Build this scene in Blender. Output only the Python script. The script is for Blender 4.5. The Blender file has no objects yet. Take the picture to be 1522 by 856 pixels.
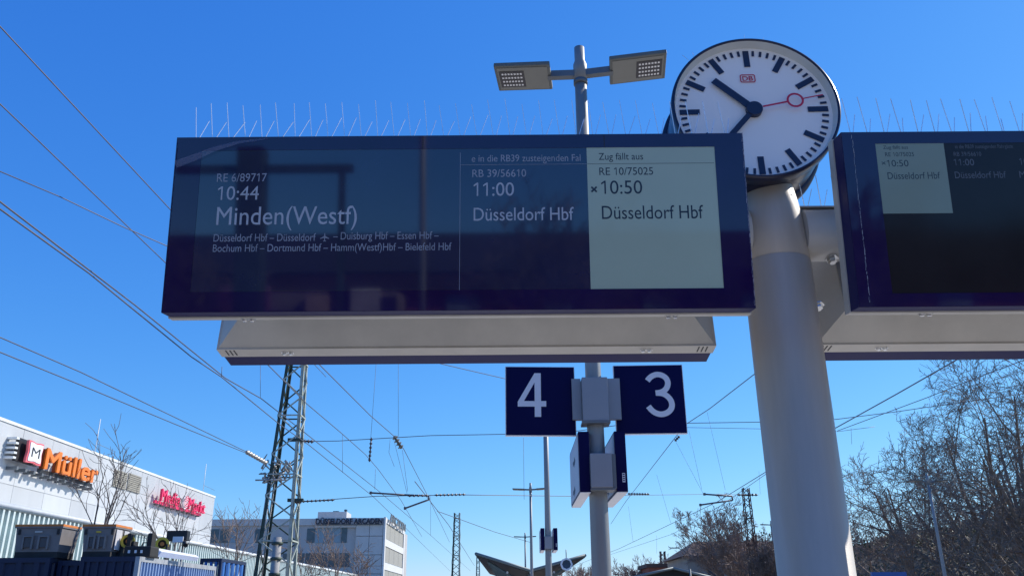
import bpy, bmesh, math, random
from mathutils import Vector, Matrix
from math import sin, cos, tan, pi, radians as rad, sqrt, atan2

SC = bpy.context.scene
COL = SC.collection
rnd = random.Random(7)

# ------------------------------------------------------------------ camera
PITCH, ROLL, FPX, W0, H0 = rad(20.8), rad(0.45), 1245.0, 1522.0, 856.0
CAM = Vector((0, 0, 1.6))
_r = Vector((1, 0, 0)); _f = Vector((0, cos(PITCH), sin(PITCH))); _u = Vector((0, -sin(PITCH), cos(PITCH)))
CR = _r * cos(ROLL) - _u * sin(ROLL); CU = _u * cos(ROLL) + _r * sin(ROLL)
cam = bpy.data.cameras.new('camera'); camo = bpy.data.objects.new('camera', cam); COL.objects.link(camo)
cam.sensor_width = 36; cam.lens = 36 * FPX / W0; cam.clip_end = 6000; cam.clip_start = 0.05
M = Matrix((CR, CU, -_f)).transposed().to_4x4(); M.translation = CAM
camo.matrix_world = M
SC.camera = camo

# ------------------------------------------------------------------ light
SUN_AZ, SUN_EL = rad(63), rad(38)        # azimuth from +Y (view direction) towards +X
world = bpy.data.worlds.new('World'); SC.world = world; world.use_nodes = True
wn = world.node_tree; wn.nodes.clear()
sky = wn.nodes.new('ShaderNodeTexSky'); sky.sky_type = 'NISHITA'; sky.sun_disc = False
sky.sun_elevation = SUN_EL; sky.sun_rotation = SUN_AZ
sky.air_density = 1.0; sky.dust_density = 0.1; sky.ozone_density = 1.5
# per-channel response that gives the deep clear blue of this sky (same everywhere in the dome)
sp = wn.nodes.new('ShaderNodeSeparateColor'); cb = wn.nodes.new('ShaderNodeCombineColor'); wn.links.new(sky.outputs[0], sp.inputs[0])
bg = wn.nodes.new('ShaderNodeBackground'); bg.inputs['Strength'].default_value = 0.1
for _i, (_p, _a) in enumerate(((1.36, .0360), (.90, .1215), (.47, .412))):
    _pw = wn.nodes.new('ShaderNodeMath'); _pw.operation = 'POWER'; _pw.inputs[1].default_value = _p
    _ml = wn.nodes.new('ShaderNodeMath'); _ml.operation = 'MULTIPLY'; _ml.inputs[1].default_value = _a / .1
    wn.links.new(sp.outputs[_i], _pw.inputs[0]); wn.links.new(_pw.outputs[0], _ml.inputs[0]); wn.links.new(_ml.outputs[0], cb.inputs[_i])
wo = wn.nodes.new('ShaderNodeOutputWorld')
wn.links.new(cb.outputs[0], bg.inputs[0]); wn.links.new(bg.outputs[0], wo.inputs[0])
sun = bpy.data.lights.new('sun', 'SUN'); sun.energy = 5.0; sun.angle = rad(0.53); sun.color = (1.0, 0.94, 0.85)
suno = bpy.data.objects.new('sun', sun); COL.objects.link(suno)
sd = Vector((sin(SUN_AZ) * cos(SUN_EL), cos(SUN_AZ) * cos(SUN_EL), sin(SUN_EL)))
suno.rotation_euler = sd.to_track_quat('Z', 'Y').to_euler(); suno.location = (20, 10, 30)
vs = SC.view_settings; vs.view_transform = 'Standard'; vs.look = 'None'; vs.gamma = 1; vs.exposure = 0.1; vs.use_curve_mapping = False

# ------------------------------------------------------------------ measuring helpers
def ray(x, y): return _f + CR * ((x - W0 / 2) / FPX) + CU * ((H0 / 2 - y) / FPX)
def at(x, y, Y): d = ray(x, y); return CAM + d * (Y / d.y)
def atz(x, y, Z): d = ray(x, y); return CAM + d * ((Z - CAM.z) / d.z)
def atx(x, y, X): d = ray(x, y); return CAM + d * (X / d.x)

# ------------------------------------------------------------------ materials
MATS = {}
def mat(name, col, rough=0.5, metal=0.0, var=0.08, scale=3.0, bump=0.0, bscale=60, spec=0.5, coat=0.0, streak=False, emit=None):
    if name in MATS: return MATS[name]
    m = bpy.data.materials.new(name); m.use_nodes = True; nt = m.node_tree; b = nt.nodes['Principled BSDF']
    b.inputs['Roughness'].default_value = rough; b.inputs['Metallic'].default_value = metal
    b.inputs['Specular IOR Level'].default_value = spec; b.inputs['Coat Weight'].default_value = coat
    tc = nt.nodes.new('ShaderNodeTexCoord')
    mp = nt.nodes.new('ShaderNodeMapping'); nt.links.new(tc.outputs['Object'], mp.inputs[0])
    if streak: mp.inputs['Scale'].default_value = (1, 1, 0.12)
    n = nt.nodes.new('ShaderNodeTexNoise'); n.inputs['Scale'].default_value = scale; n.inputs['Detail'].default_value = 6; n.inputs['Roughness'].default_value = .62
    nt.links.new(mp.outputs[0], n.inputs['Vector'])
    r = nt.nodes.new('ShaderNodeValToRGB'); r.color_ramp.elements[0].position = .3; r.color_ramp.elements[1].position = .7
    lo = [max(0, c * (1 - var)) for c in col]; hi = [min(1, c * (1 + var)) for c in col]
    r.color_ramp.elements[0].color = (*lo, 1); r.color_ramp.elements[1].color = (*hi, 1)
    nt.links.new(n.outputs['Fac'], r.inputs[0]); nt.links.new(r.outputs[0], b.inputs['Base Color'])
    if bump:
        n2 = nt.nodes.new('ShaderNodeTexNoise'); n2.inputs['Scale'].default_value = bscale; n2.inputs['Detail'].default_value = 4
        nt.links.new(tc.outputs['Object'], n2.inputs['Vector'])
        bp = nt.nodes.new('ShaderNodeBump'); bp.inputs['Strength'].default_value = bump; bp.inputs['Distance'].default_value = .02
        nt.links.new(n2.outputs['Fac'], bp.inputs['Height']); nt.links.new(bp.outputs[0], b.inputs['Normal'])
    if rough > .12:
        mr = nt.nodes.new('ShaderNodeMapRange'); mr.inputs['To Min'].default_value = max(.05, rough - .07); mr.inputs['To Max'].default_value = min(1, rough + .1)
        nt.links.new(n.outputs['Fac'], mr.inputs['Value']); nt.links.new(mr.outputs[0], b.inputs['Roughness'])
    MATS[name] = m
    return m

silver   = mat('silver_paint', (.49, .46, .395), .42, .08, .10, 4, .03, 300)
polepnt  = mat('pole_paint', (.48, .435, .375), .45, .1, .13, 5, .05, 200, spec=.35, streak=True)
navybez  = mat('navy_enamel', (.012, .011, .070), .45, 0, .12, 4, spec=.15)
navyface = mat('navy_glass', (.010, .005, .050), .04, 0, .15, 3, spec=.65)
lcddark  = mat('lcd_dark', (.011, .015, .055), .04, 0, .15, 2.2, spec=1.0)
lcdblack = mat('lcd_black', (.016, .015, .018), .09, 0, .2, 2, spec=.3)
lcdlight = mat('lcd_light', (.33, .41, .33), .05, 0, .05, 1.5, spec=.45)
lcdlight2 = mat('lcd_light_dim', (.19, .25, .21), .09, 0, .06, 1.5, spec=.4)
txtlight = mat('lcd_text_light', (.37, .40, .46), .2, 0, .12, 9)
txtdim   = mat('lcd_text_dim', (.25, .27, .33), .2, 0, .2, 9)
txtfaint = mat('lcd_text_faint', (.10, .11, .13), .2, 0, .2, 9)
txtdark  = mat('lcd_text_dark', (.018, .028, .045), .2, 0, .1, 9)
txtdark2 = mat('lcd_text_dark_dim', (.035, .055, .065), .2, 0, .1, 9)
chrome   = mat('steel_bright', (.72, .72, .70), .22, .9, .1, 30)
steelw   = mat('steel_wire', (.80, .84, .88), .25, .45, .1, 10)
plastic  = mat('clear_white_plastic', (.8, .8, .78), .3, 0, .05, 10)
navydark = mat('clock_navy', (.010, .012, .04), .3, 0, .15, 6)
dialwh   = mat('dial_white', (.80, .78, .75), .45, 0, .02, 3)
rimwh    = mat('rim_white', (.55, .57, .55), .4, 0, .08, 5)
markink  = mat('mark_ink', (.012, .02, .055), .45, 0, .1, 8)
redhand  = mat('red_paint', (.50, .012, .05), .35, 0, .06, 6)
galv     = mat('galvanised', (.25, .26, .26), .5, .25, .14, 5, .04, 120, streak=True)
galvdark = mat('galvanised_dark', (.15, .165, .175), .5, .4, .16, 6, .04, 120)
signnavy = mat('sign_navy', (.0022, .0022, .045), .45, 0, .1, 2, spec=.12)
signwh   = mat('sign_white', (.62, .63, .68), .4, 0, .04, 4)
sideface = mat('sign_side_face', (.30, .32, .42), .4, 0, .06, 4)
signedge = mat('sign_edge', (.70, .70, .72), .4, .1, .05, 6)
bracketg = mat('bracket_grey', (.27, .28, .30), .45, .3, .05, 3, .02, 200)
lampgrey = mat('lamp_grey', (.14, .145, .13), .5, .2, .08, 5)
lampunder = mat('lamp_underside', (.23, .225, .19), .5, .1, .06, 5)
lampdark = mat('lamp_tray', (.05, .045, .045), .5, 0, .1, 8)
ledwh    = mat('led_lens', (.85, .84, .80), .15, 0, .04, 40)
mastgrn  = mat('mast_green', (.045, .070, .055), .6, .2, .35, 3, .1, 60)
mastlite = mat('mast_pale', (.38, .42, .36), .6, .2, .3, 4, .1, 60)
mastbrn  = mat('mast_brown', (.11, .075, .06), .7, .1, .3, 3)
concrete = mat('concrete', (.34, .33, .31), .85, 0, .16, 3, .3, 40)
wiremat  = mat('copper_wire', (.10, .095, .11), .5, .3, .2, 3)
insul    = mat('insulator_brown', (.04, .03, .035), .35, 0, .2, 10)
insgrey  = mat('insulator_grey', (.35, .33, .30), .35, 0, .2, 10)
clad     = [mat('cladding_%s' % n, (c*.98, c, c*1.0), .45, .1, .05, .5, .02, 20, streak=True) for n, c in (('a', .50), ('b', .535), ('c', .56), ('d', .465))]
coping   = mat('white_coping', (.72, .74, .72), .4, 0, .08, 2)
finwh    = mat('pale_fin', (.60, .68, .66), .4, 0, .1, 2)
fingl    = mat('green_glass', (.36, .48, .46), .15, 0, .2, 1.2)
vent     = mat('beige_louvre', (.30, .28, .23), .6, 0, .1, 3)
orange   = mat('orange_letter', (.82, .20, .015), .4, 0, .05, 3)
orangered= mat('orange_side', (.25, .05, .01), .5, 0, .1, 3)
pink     = mat('pink_trim', (.80, .14, .16), .4, 0, .06, 3)
white    = mat('white_paint', (.80, .80, .80), .4, 0, .03, 3)
black    = mat('black_paint', (.012, .012, .014), .5, 0, .2, 4)
mmred    = mat('red_letter', (.85, .025, .12), .4, 0, .05, 3)
arcwall  = mat('grey_render', (.46, .45, .44), .7, 0, .08, .6, .1, 30, streak=True)
arcpan   = mat('grey_stone_panel', (.55, .54, .52), .55, 0, .07, .7)
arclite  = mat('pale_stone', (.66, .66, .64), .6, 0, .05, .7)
arcblind = mat('window_blind', (.33, .32, .28), .6, 0, .12, 2)
winglass = mat('window_glass', (.05, .08, .11), .12, 0, .3, 1)
winblue  = mat('window_blue', (.22, .30, .36), .2, 0, .12, 1)
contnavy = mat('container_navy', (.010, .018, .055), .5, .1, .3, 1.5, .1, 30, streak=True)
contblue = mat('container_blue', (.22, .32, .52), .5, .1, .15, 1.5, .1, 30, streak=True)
contbrt  = mat('container_bright_blue', (.03, .14, .42), .5, .1, .15, 1.5, .1, 30)
contframe= mat('container_frame', (.38, .40, .42), .5, .2, .2, 4)
rust     = mat('rust', (.35, .13, .05), .8, 0, .4, 8)
crate    = mat('crate_plastic', (.20, .185, .18), .55, 0, .15, 2, .05, 60)
cratewh  = mat('crate_label_side', (.55, .54, .55), .55, 0, .15, 2)
craterim = mat('crate_orange', (.62, .20, .04), .6, 0, .2, 4)
pallet   = mat('dark_pallet', (.03, .03, .03), .8, 0, .3, 4)
palewood = mat('pale_board', (.55, .54, .50), .7, 0, .12, 3)
yellow   = mat('yellow_paint', (.70, .48, .04), .5, 0, .15, 4)
rubber   = mat('black_rubber', (.02, .02, .02), .7, 0, .2, 8)
bark     = mat('bark', (.18, .15, .125), .85, 0, .35, 2.5, .3, 30)
bark2    = mat('bark_dark', (.14, .115, .10), .85, 0, .35, 2.5, .3, 30)
bark3    = mat('bark_reddish', (.26, .19, .15), .85, 0, .35, 2.5, .3, 30)
hillmat  = mat('hill_scrub', (.10, .085, .06), .95, 0, .5, .35, .6, 1.5)
leafmat  = mat('ivy_leaf', (.07, .085, .03), .6, 0, .4, .6)
leafbrn  = mat('dry_leaf', (.15, .12, .09), .8, 0, .4, .6)
rooftile = mat('brown_tile', (.085, .05, .038), .8, 0, .25, 1.2, .4, 12)
housewall= mat('house_wall', (.30, .27, .24), .8, 0, .15, .8)
dkroof   = mat('dark_roof', (.025, .025, .024), .8, 0, .25, 1)
brick    = mat('red_brick', (.25, .09, .06), .85, 0, .25, 3, .4, 20)
asphalt  = mat('asphalt', (.10, .10, .10), .9, 0, .2, 2, .3, 120)
paving   = mat('platform_paving', (.50, .46, .40), .85, 0, .14, 1.5, .2, 60)
tactile  = mat('white_tactile', (.62, .62, .60), .8, 0, .08, 4)
ballast  = mat('ballast', (.28, .25, .21), .95, 0, .4, 12, .9, 14)
groundm  = mat('ground_earth', (.30, .26, .20), .95, 0, .3, .15, .4, 3)
railst   = mat('rail_steel', (.25, .20, .17), .4, .8, .3, 5)
sleeper  = mat('sleeper_concrete', (.30, .29, .27), .9, 0, .2, 5)
canopyu  = mat('canopy_underside', (.055, .05, .05), .7, 0, .15, 1)
canopye  = mat('canopy_edge', (.16, .20, .20), .5, .1, .1, 1)
film = bpy.data.materials.new('peeling_film'); film.use_nodes = True
_b = film.node_tree.nodes['Principled BSDF']; _b.inputs['Base Color'].default_value = (.45, .42, .55, 1); _b.inputs['Roughness'].default_value = .25; _b.inputs['Alpha'].default_value = .18
_n = film.node_tree.nodes.new('ShaderNodeTexNoise'); _n.inputs['Scale'].default_value = 14
_bp = film.node_tree.nodes.new('ShaderNodeBump'); _bp.inputs['Strength'].default_value = .5
film.node_tree.links.new(_n.outputs['Fac'], _bp.inputs['Height']); film.node_tree.links.new(_bp.outputs[0], _b.inputs['Normal'])
tornedge = mat('torn_film', (.30, .29, .36), .4, 0, .4, 60)

# ------------------------------------------------------------------ object helpers
ORG = {}
def tag(o, label=None, cat=None, group=None, kind=None):
    if label: o['label'] = label
    if cat: o['category'] = cat
    if group: o['group'] = group
    if kind: o['kind'] = kind
    return o
def empty(name, loc, label=None, cat=None, group=None):
    o = bpy.data.objects.new(name, None); COL.objects.link(o); o.location = loc; o.empty_display_size = .2
    ORG[o.name] = Vector(loc); return tag(o, label, cat, group)
class MB:
    def __init__(s): s.v = []; s.f = []; s.sm = []
    def add(s, vs, fs, smooth=False):
        k = len(s.v); s.v += [tuple(p) for p in vs]; s.f += [tuple(i + k for i in f) for f in fs]; s.sm += [smooth] * len(fs); return s
    def hexa(s, p):   # 8 points: bottom 4 (ccw), top 4
        return s.add(p, [(3,2,1,0),(4,5,6,7),(0,1,5,4),(1,2,6,5),(2,3,7,6),(3,0,4,7)])
    def box(s, c, d, fr=None):
        c = Vector(c); hx, hy, hz = d[0]/2, d[1]/2, d[2]/2
        ps = [Vector((a*hx, b*hy, e*hz)) for e in (-1, 1) for a, b in ((-1,-1),(1,-1),(1,1),(-1,1))]
        if fr is not None: ps = [fr @ q for q in ps]
        return s.hexa([c + q for q in ps])
    def bbox(s, a, b): 
        a = Vector(a); b = Vector(b); lo = Vector(map(min, a, b)); hi = Vector(map(max, a, b))
        return s.box((lo + hi) / 2, hi - lo)
    def bev(s, c, d, r, fr=None):   # box with chamfered long edges along all axes (bmesh bevel)
        bm = bmesh.new(); bmesh.ops.create_cube(bm, size=1)
        for v in bm.verts: v.co = Vector((v.co.x*d[0], v.co.y*d[1], v.co.z*d[2]))
        bmesh.ops.bevel(bm, geom=bm.edges[:], offset=r, segments=2, affect='EDGES', profile=.6)
        bm.verts.index_update(); c = Vector(c)
        ps = [c + ((fr @ v.co) if fr is not None else v.co) for v in bm.verts]
        s.add(ps, [[v.index for v in f.verts] for f in bm.faces]); bm.free(); return s
    def tube(s, pts, rs, n=8, caps=True, smooth=True):
        pts = [Vector(p) for p in pts]
        if not isinstance(rs, (list, tuple)): rs = [rs] * len(pts)
        k = len(s.v); up = None
        for i, p in enumerate(pts):
            t = (pts[min(i+1, len(pts)-1)] - pts[max(i-1, 0)]).normalized()
            if up is None: up = t.orthogonal().normalized()
            a = (up - t * up.dot(t)); a = a.normalized() if a.length > 1e-6 else t.orthogonal().normalized(); up = a; b = t.cross(a)
            for j in range(n):
                q = p + (a * cos(2*pi*j/n) + b * sin(2*pi*j/n)) * rs[i]; s.v.append(tuple(q))
        for i in range(len(pts) - 1):
            for j in range(n):
                s.f.append((k+i*n+j, k+i*n+(j+1) % n, k+(i+1)*n+(j+1) % n, k+(i+1)*n+j)); s.sm.append(smooth)
        if caps:
            s.f.append(tuple(k + j for j in range(n))[::-1]); s.sm.append(False)
            e = k + (len(pts)-1)*n; s.f.append(tuple(e + j for j in range(n))); s.sm.append(False)
        return s
    def lathe(s, o, ax, prof, n=64, smooth=False):   # prof = [(radius, dist along ax)]
        o = Vector(o); ax = Vector(ax).normalized(); a = ax.orthogonal().normalized(); b = ax.cross(a); k = len(s.v)
        for r, h in prof:
            for j in range(n): s.v.append(tuple(o + ax*h + (a*cos(2*pi*j/n) + b*sin(2*pi*j/n))*r))
        for i in range(len(prof)-1):
            for j in range(n):
                s.f.append((k+i*n+j, k+i*n+(j+1) % n, k+(i+1)*n+(j+1) % n, k+(i+1)*n+j)); s.sm.append(smooth)
        return s
    def prism(s, poly, vec):  # poly: list of 3D points, extruded by vec
        n = len(poly); poly = [Vector(p) for p in poly]; vec = Vector(vec); k = len(s.v)
        s.v += [tuple(p) for p in poly] + [tuple(p + vec) for p in poly]
        s.f += [tuple(k+i for i in range(n))[::-1], tuple(k+n+i for i in range(n))]; s.sm += [False]*2
        for i in range(n): s.f.append((k+i, k+(i+1) % n, k+n+(i+1) % n, k+n+i)); s.sm.append(False)
        return s
    def build(s, name, m, parent=None, label=None, cat=None, group=None, kind=None, org=None):
        me = bpy.data.meshes.new(name)
        if parent is not None: o0 = ORG[parent.name]
        else: o0 = Vector(org) if org is not None else Vector((0, 0, 0))
        vv = s.v if o0.length == 0 else [(a-o0.x, b-o0.y, c-o0.z) for a, b, c in s.v]
        me.from_pydata(vv, [], s.f); me.materials.append(m)
        me.polygons.foreach_set('use_smooth', s.sm); me.update()
        o = bpy.data.objects.new(name, me); COL.objects.link(o)
        if parent is not None: o.parent = parent
        else: o.location = o0
        ORG[o.name] = o0
        return tag(o, label, cat, group, kind)
def kids(o): return [c for c in bpy.data.objects if c.parent == o]
def build_index():
    d = {}
    for c in bpy.data.objects:
        if c.parent: d.setdefault(c.parent.name, []).append(c)
    return d
def dup(o, delta, label=None, parent=None, idx=None):
    if idx is None: idx = build_index()
    c = o.copy(); COL.objects.link(c)
    if parent is None: c.location = Vector(o.location) + Vector(delta); ORG[c.name] = ORG[o.name] + Vector(delta)
    else: c.parent = parent; ORG[c.name] = ORG[parent.name]
    for ch in idx.get(o.name, []): dup(ch, delta, None, c, idx)
    if label: c['label'] = label
    return c

def _raw(s, offset=0.0):
    cu = bpy.data.curves.new('t', 'FONT'); cu.body = s; cu.resolution_u = 4; cu.offset = offset
    ob = bpy.data.objects.new('t', cu); COL.objects.link(ob)
    dg = bpy.context.evaluated_depsgraph_get(); dg.update()
    me = bpy.data.meshes.new_from_object(ob.evaluated_get(dg))
    vs = [(v.co.x, v.co.y) for v in me.vertices]; fs = [tuple(p.vertices) for p in me.polygons]
    bpy.data.objects.remove(ob); bpy.data.curves.remove(cu); bpy.data.meshes.remove(me)
    return vs, fs
_G = {}
def glyph(ch, offset):
    k = (ch, offset)
    if k in _G: return _G[k]
    if 'HH' not in _G: _G['HH'] = max(v[0] for v in _raw('HH')[0])
    adv = max(v[0] for v in _raw('H'+ch+'H')[0]) - _G['HH']
    if ch == '1':    # a one with a flag, as on the board
        cap = max(v[1] for v in _raw('H')[0]); adv = glyph('0', offset)[2]; w = .075 + offset*2; x = adv*.56
        vs = [(x-w/2, 0), (x+w/2, 0), (x+w/2, cap), (x-w/2, cap), (x-w/2, cap-.005), (x-w/2, cap-.10), (x-.2, cap-.20), (x-.2, cap-.115)]
        fs = [(0, 1, 2, 3), (4, 7, 6, 5)]
    else: vs, fs = _raw(ch, offset) if ch != ' ' else ([], [])
    _G[k] = (vs, fs, adv); return _G[k]
def text_polys(s, offset=0.0):
    vs, fs, x = [], [], 0.0
    for ch in s:
        v, f, a = glyph(ch, offset); n = len(vs)
        vs += [(p[0]+x, p[1]) for p in v]; fs += [tuple(i+n for i in q) for q in f]; x += a
    return vs, fs
CAPH = None
def text_on(mb, s, place, u0, u1, v0, cap, depth=0.0, offset=0.0):
    """write s between u0 and u1, baseline v0, capital height cap; place(u, v, w) -> world"""
    global CAPH
    if CAPH is None:
        hv, _ = text_polys('H'); CAPH = max(v[1] for v in hv)
    vs, fs = text_polys(s, offset)
    x0 = min(v[0] for v in vs); x1 = max(v[0] for v in vs); sx = (u1-u0)/(x1-x0); sy = cap/CAPH
    P = [(u0 + (x-x0)*sx, v0 + y*sy) for x, y in vs]
    if not depth: mb.add([place(a, b, 0) for a, b in P], fs)
    else:
        n = len(P); edges = {}
        for f in fs:
            for i in range(len(f)):
                e = (f[i], f[(i+1) % len(f)]); edges[e] = edges.get(e, 0) + 1
        side = [(a, b, b+n, a+n) for (a, b) in edges if (b, a) not in edges]
        mb.add([place(a, b, 0) for a, b in P] + [place(a, b, depth) for a, b in P],
               [tuple(reversed(f)) for f in fs] + [tuple(i+n for i in f) for f in fs] + side)
    return mb

# ================================================================== GROUND AND PLATFORM
def sheet(x0, x1, y0, y1, z, name, m, kind='structure'):
    return MB().add([(x0,y0,z),(x1,y0,z),(x1,y1,z),(x0,y1,z)], [(0,1,2,3)]).build(name, m, kind=kind)
sheet(-2500, 2500, -2500, 2500, -.95, 'ground', groundm)
sheet(-8.6, 18, -120, 400, -.90, 'track_bed', ballast)
MB().bbox((-60, -60, -.94), (-8.9, 260, 0)).build('yard', asphalt, kind='structure')
# platform slab with kerb stones and guidance strip
pf = MB().bbox((-3.0, -60, -.94), (5.3, 160, 0)).build('platform', paving, kind='structure')
MB().bbox((-3.35, -60, -.94), (-3.004, 160, .02)).bbox((5.304, -60, -.94), (5.65, 160, .02)).build('platform_kerb', concrete, kind='structure')
MB().bbox((-2.3, -60, .0), (-1.95, 160, .006)).bbox((4.25, -60, 0), (4.6, 160, .006)).build('guidance_strip', tactile, kind='structure')
MB().bbox((9.6, -60, -.94), (15.5, 160, 0)).build('far_platform', paving, kind='structure')
for tx in (-5.1, 7.5):
    rb = MB(); sb = MB()
    for s in (-1, 1):
        rb.bbox((tx+s*.7535-.036, -60, -.80), (tx+s*.7535+.036, 200, -.765)).bbox((tx+s*.7535-.012, -60, -.88), (tx+s*.7535+.012, 200, -.80)).bbox((tx+s*.7535-.07, -60, -.885), (tx+s*.7535+.07, 200, -.875))
    rb.build('rail_track', railst, kind='structure')
    for i in range(160): sb.bbox((tx-1.3, -20+i*.65, -.93), (tx+1.3, -20+i*.65+.26, -.886))
    sb.build('sleepers', sleeper, kind='structure')

# ================================================================== DISPLAY SUPPORT POLE
PX, PY = 1.262, 3.70
pole = empty('display_pole', (PX, PY, 0), 'thick grey steel pole carrying the platform clock and both departure boards', 'pole')
MB().lathe((PX, PY, 0), (0,0,1), [(.20,0),(.20,.012),(.157,.013),(.157,3.108),(.1545,3.112)], 64, True).build('pole_shaft', polepnt, pole)
MB().lathe((PX, PY, 0), (0,0,1), [(.1535,3.104),(.1535,3.116),(.157,3.120),(.150,3.30),(.145,3.372),(.124,3.50),(.118,3.512),(.0,3.516)], 64, True).build('pole_head', polepnt, pole)
# cross beam, rounded rectangle section
def beam(x0, x1):
    pr = []; n = 40
    for i in range(n):
        a = 2*pi*i/n; c, s_ = cos(a), sin(a); e = .82
        pr.append((math.copysign(abs(c)**e, c)*.128, math.copysign(abs(s_)**e, s_)*.118))
    mb = MB(); k = len(pr); zc = 3.262
    mb.v = [(x0, PY+a, zc+b) for a, b in pr] + [(x1, PY+a, zc+b) for a, b in pr]
    mb.f = [(i, (i+1) % k, k+(i+1) % k, k+i) for i in range(k)] + [tuple(range(k))[::-1], tuple(range(k, 2*k))]
    mb.sm = [True]*k + [False]*2
    return mb
armlit = mat('arm_paint_lit', (.66, .63, .57), .35, .1, .06, 3, .03, 200)  # lighter copy of the pole paint, so the arm looks lit
beam(-1.2, PX-.13).build('cross_arm', armlit, pole)
beam(PX+.13, 3.7).build('cross_arm', armlit, pole)
MB().bbox((PX+.10, PY-.07, 3.382), (3.7, PY+.07, 3.389)).build('arm_ledge', silver, pole)
def bolt(c, ax, r=.018, h=.016):
    ax = Vector(ax).normalized(); c = Vector(c)
    return MB().lathe(c, ax, [(0,0),(r*1.5,0),(r*1.5,h*.25),(r,h*.25),(r,h),(r*.7,h*1.3),(0,h*1.3)], 6)
for (bx, by) in ((1236, 386), (1215, 455)):
    p = at(bx, by-2, PY-.02 if by < 400 else 3.78)
    bolt(p, (0, -.3, -1), .022, .022).build('bolt', chrome, pole)
# small white collar pieces between pole head and clock
MB().tube([(PX+.06, PY-.09, 3.49), (PX+.07, PY-.14, 3.56)], .012, 8).tube([(PX+.005, PY, 3.5), (PX+.005, PY, 3.62)], .09, 20).build('clock_bracket', silver, pole)

# ================================================================== DEPARTURE DISPLAYS
T = .1292; HW, HH = 1.24, .3916
FC = Vector((-.2235, 3.243, 3.1423))
RX0 = None
def frame(cx, front=True):
    sgn = 1 if front else -1
    ex = Vector((sgn, 0, 0)); n = Vector((0, -cos(T)*sgn, -sin(T))); ev = Vector((0, -sin(T)*sgn, cos(T)))
    cy = FC.y if front else 2*PY + .012 - FC.y
    c = Vector((cx, cy, FC.z))
    return (lambda u, v, w=0.0: c + ex*u + ev*v + n*w), c, ex, ev, n
def uv(px, py, c, ex, ev, n, w=0.0):
    d = ray(px, py); c2 = c + n*w; t = (c2-CAM).dot(n)/d.dot(n); p = CAM + d*t - c2
    return p.dot(ex), p.dot(ev)
_P, _c, _ex, _ev, _n = frame(0)
RX0 = uv(1277, 451, _c, _ex, _ev, _n)[0]
RCX = RX0 + HW
def quadbox(P, u0, u1, v0, v1, w0, w1, mb=None):
    mb = mb or MB()
    return mb.hexa([P(u0,v0,w0), P(u1,v0,w0), P(u1,v1,w0), P(u0,v1,w0), P(u0,v0,w1), P(u1,v0,w1), P(u1,v1,w1), P(u0,v1,w1)])
def display(cx, front, label):
    P, c, ex, ev, n = frame(cx, front)
    t = empty('departure_display', c - Vector((0,0,HH)), label, 'departure board', 'departure boards hung from the pole')
    B, H_ = (.092, .142) if front else (.125, .215)
    HW = 1.24 if front else 1.208
    # bezel body, silver housing, sloped back cover
    mb = MB(); mb.hexa([P(-HW,-HH,-B), P(HW,-HH,-B), P(HW,HH,-B), P(-HW,HH,-B), P(-HW,-HH,-.004), P(HW,-HH,-.004), P(HW,HH,-.004), P(-HW,HH,-.004)])
    bz = mb.build('bezel', navybez, t)
    s = .006
    quadbox(P, -HW-s, HW+s, -HH-s, HH+s, -H_, -B-.001).build('housing', silver, t)
    i, D = .125, .325; q = .004
    MB().hexa([P(-HW+i,-HH+i,-D), P(HW-i,-HH+i,-D), P(HW-i,HH-i,-D), P(-HW+i,HH-i,-D), P(-HW+q,-HH+q,-H_-.001), P(HW-q,-HH+q,-H_-.001), P(HW-q,HH-q,-H_-.001), P(-HW+q,HH-q,-H_-.001)]).build('back_cover', silver, t)
    quadbox(P, -HW+i+.004, HW-i-.004, -HH+i+.004, HH-i-.004, -D-.006, -D-.001).build('shade_plate', bracketg, t)  # darker sheet on the cover's flat, painting in the shade behind the arm
    for e in (-1, 1):
        for k in range(3 if not front else 0):
            u = e*(HW - .035 - k*.02)
            quadbox(P, u-.003, u+.003, -HH-s-.0015, -HH-s+.004, -.203, -.145).build('vent_slot', black, t)
    for (u, w) in ((-HW+.33, -.118 if front else -.172), (HW-.33, -.118 if front else -.172)):
        for du in (-.016, .016):
            bolt(P(u+du, -HH-s, w), P(0,-1,0)-P(0,0,0), .011, .010).build('bolt', chrome, t)
    # steel hangers linking the cover to the beam
    sg = 1 if front else -1
    for u in (-.8, .8):
        MB().bbox((cx+u-.05, c.y+sg*.24, 3.18), (cx+u+.05, PY-sg*.10, 3.34)).build('hanger', silver, t)
    return t, P, (c, ex, ev, n)
dL, PL, fL = display(FC.x, True, 'left front departure board listing trains to Minden and Düsseldorf')
dR, PR, fR = display(RCX, True, 'right front departure board, cut off by the photo edge, with small pale cancelled column')
display(FC.x, False, 'rear departure board facing away behind the Minden board, only its grey underside showing')
display(RCX, False, 'rear departure board facing away behind the right board, its dark edge above the bare trees')

def screen(t, P, fr, lcd, light, vline=None):
    c, ex, ev, n = fr
    # glass front frame around the lcd: four strips
    (a0, b0), (a1, b1) = lcd
    e = .0012; z0, z1 = -.004, 0.0
    mb = quadbox(P, -HW+e, HW-e, b1, HH-e, z0+.0002, z1); quadbox(P, -HW+e, HW-e, -HH+e, b0, z0+.0002, z1, mb)
    quadbox(P, -HW+e, a0, b0, b1, z0+.0002, z1, mb); quadbox(P, a1, HW-e, b0, b1, z0+.0002, z1, mb)
    mb.build('glass_frame', navyface, t)
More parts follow.
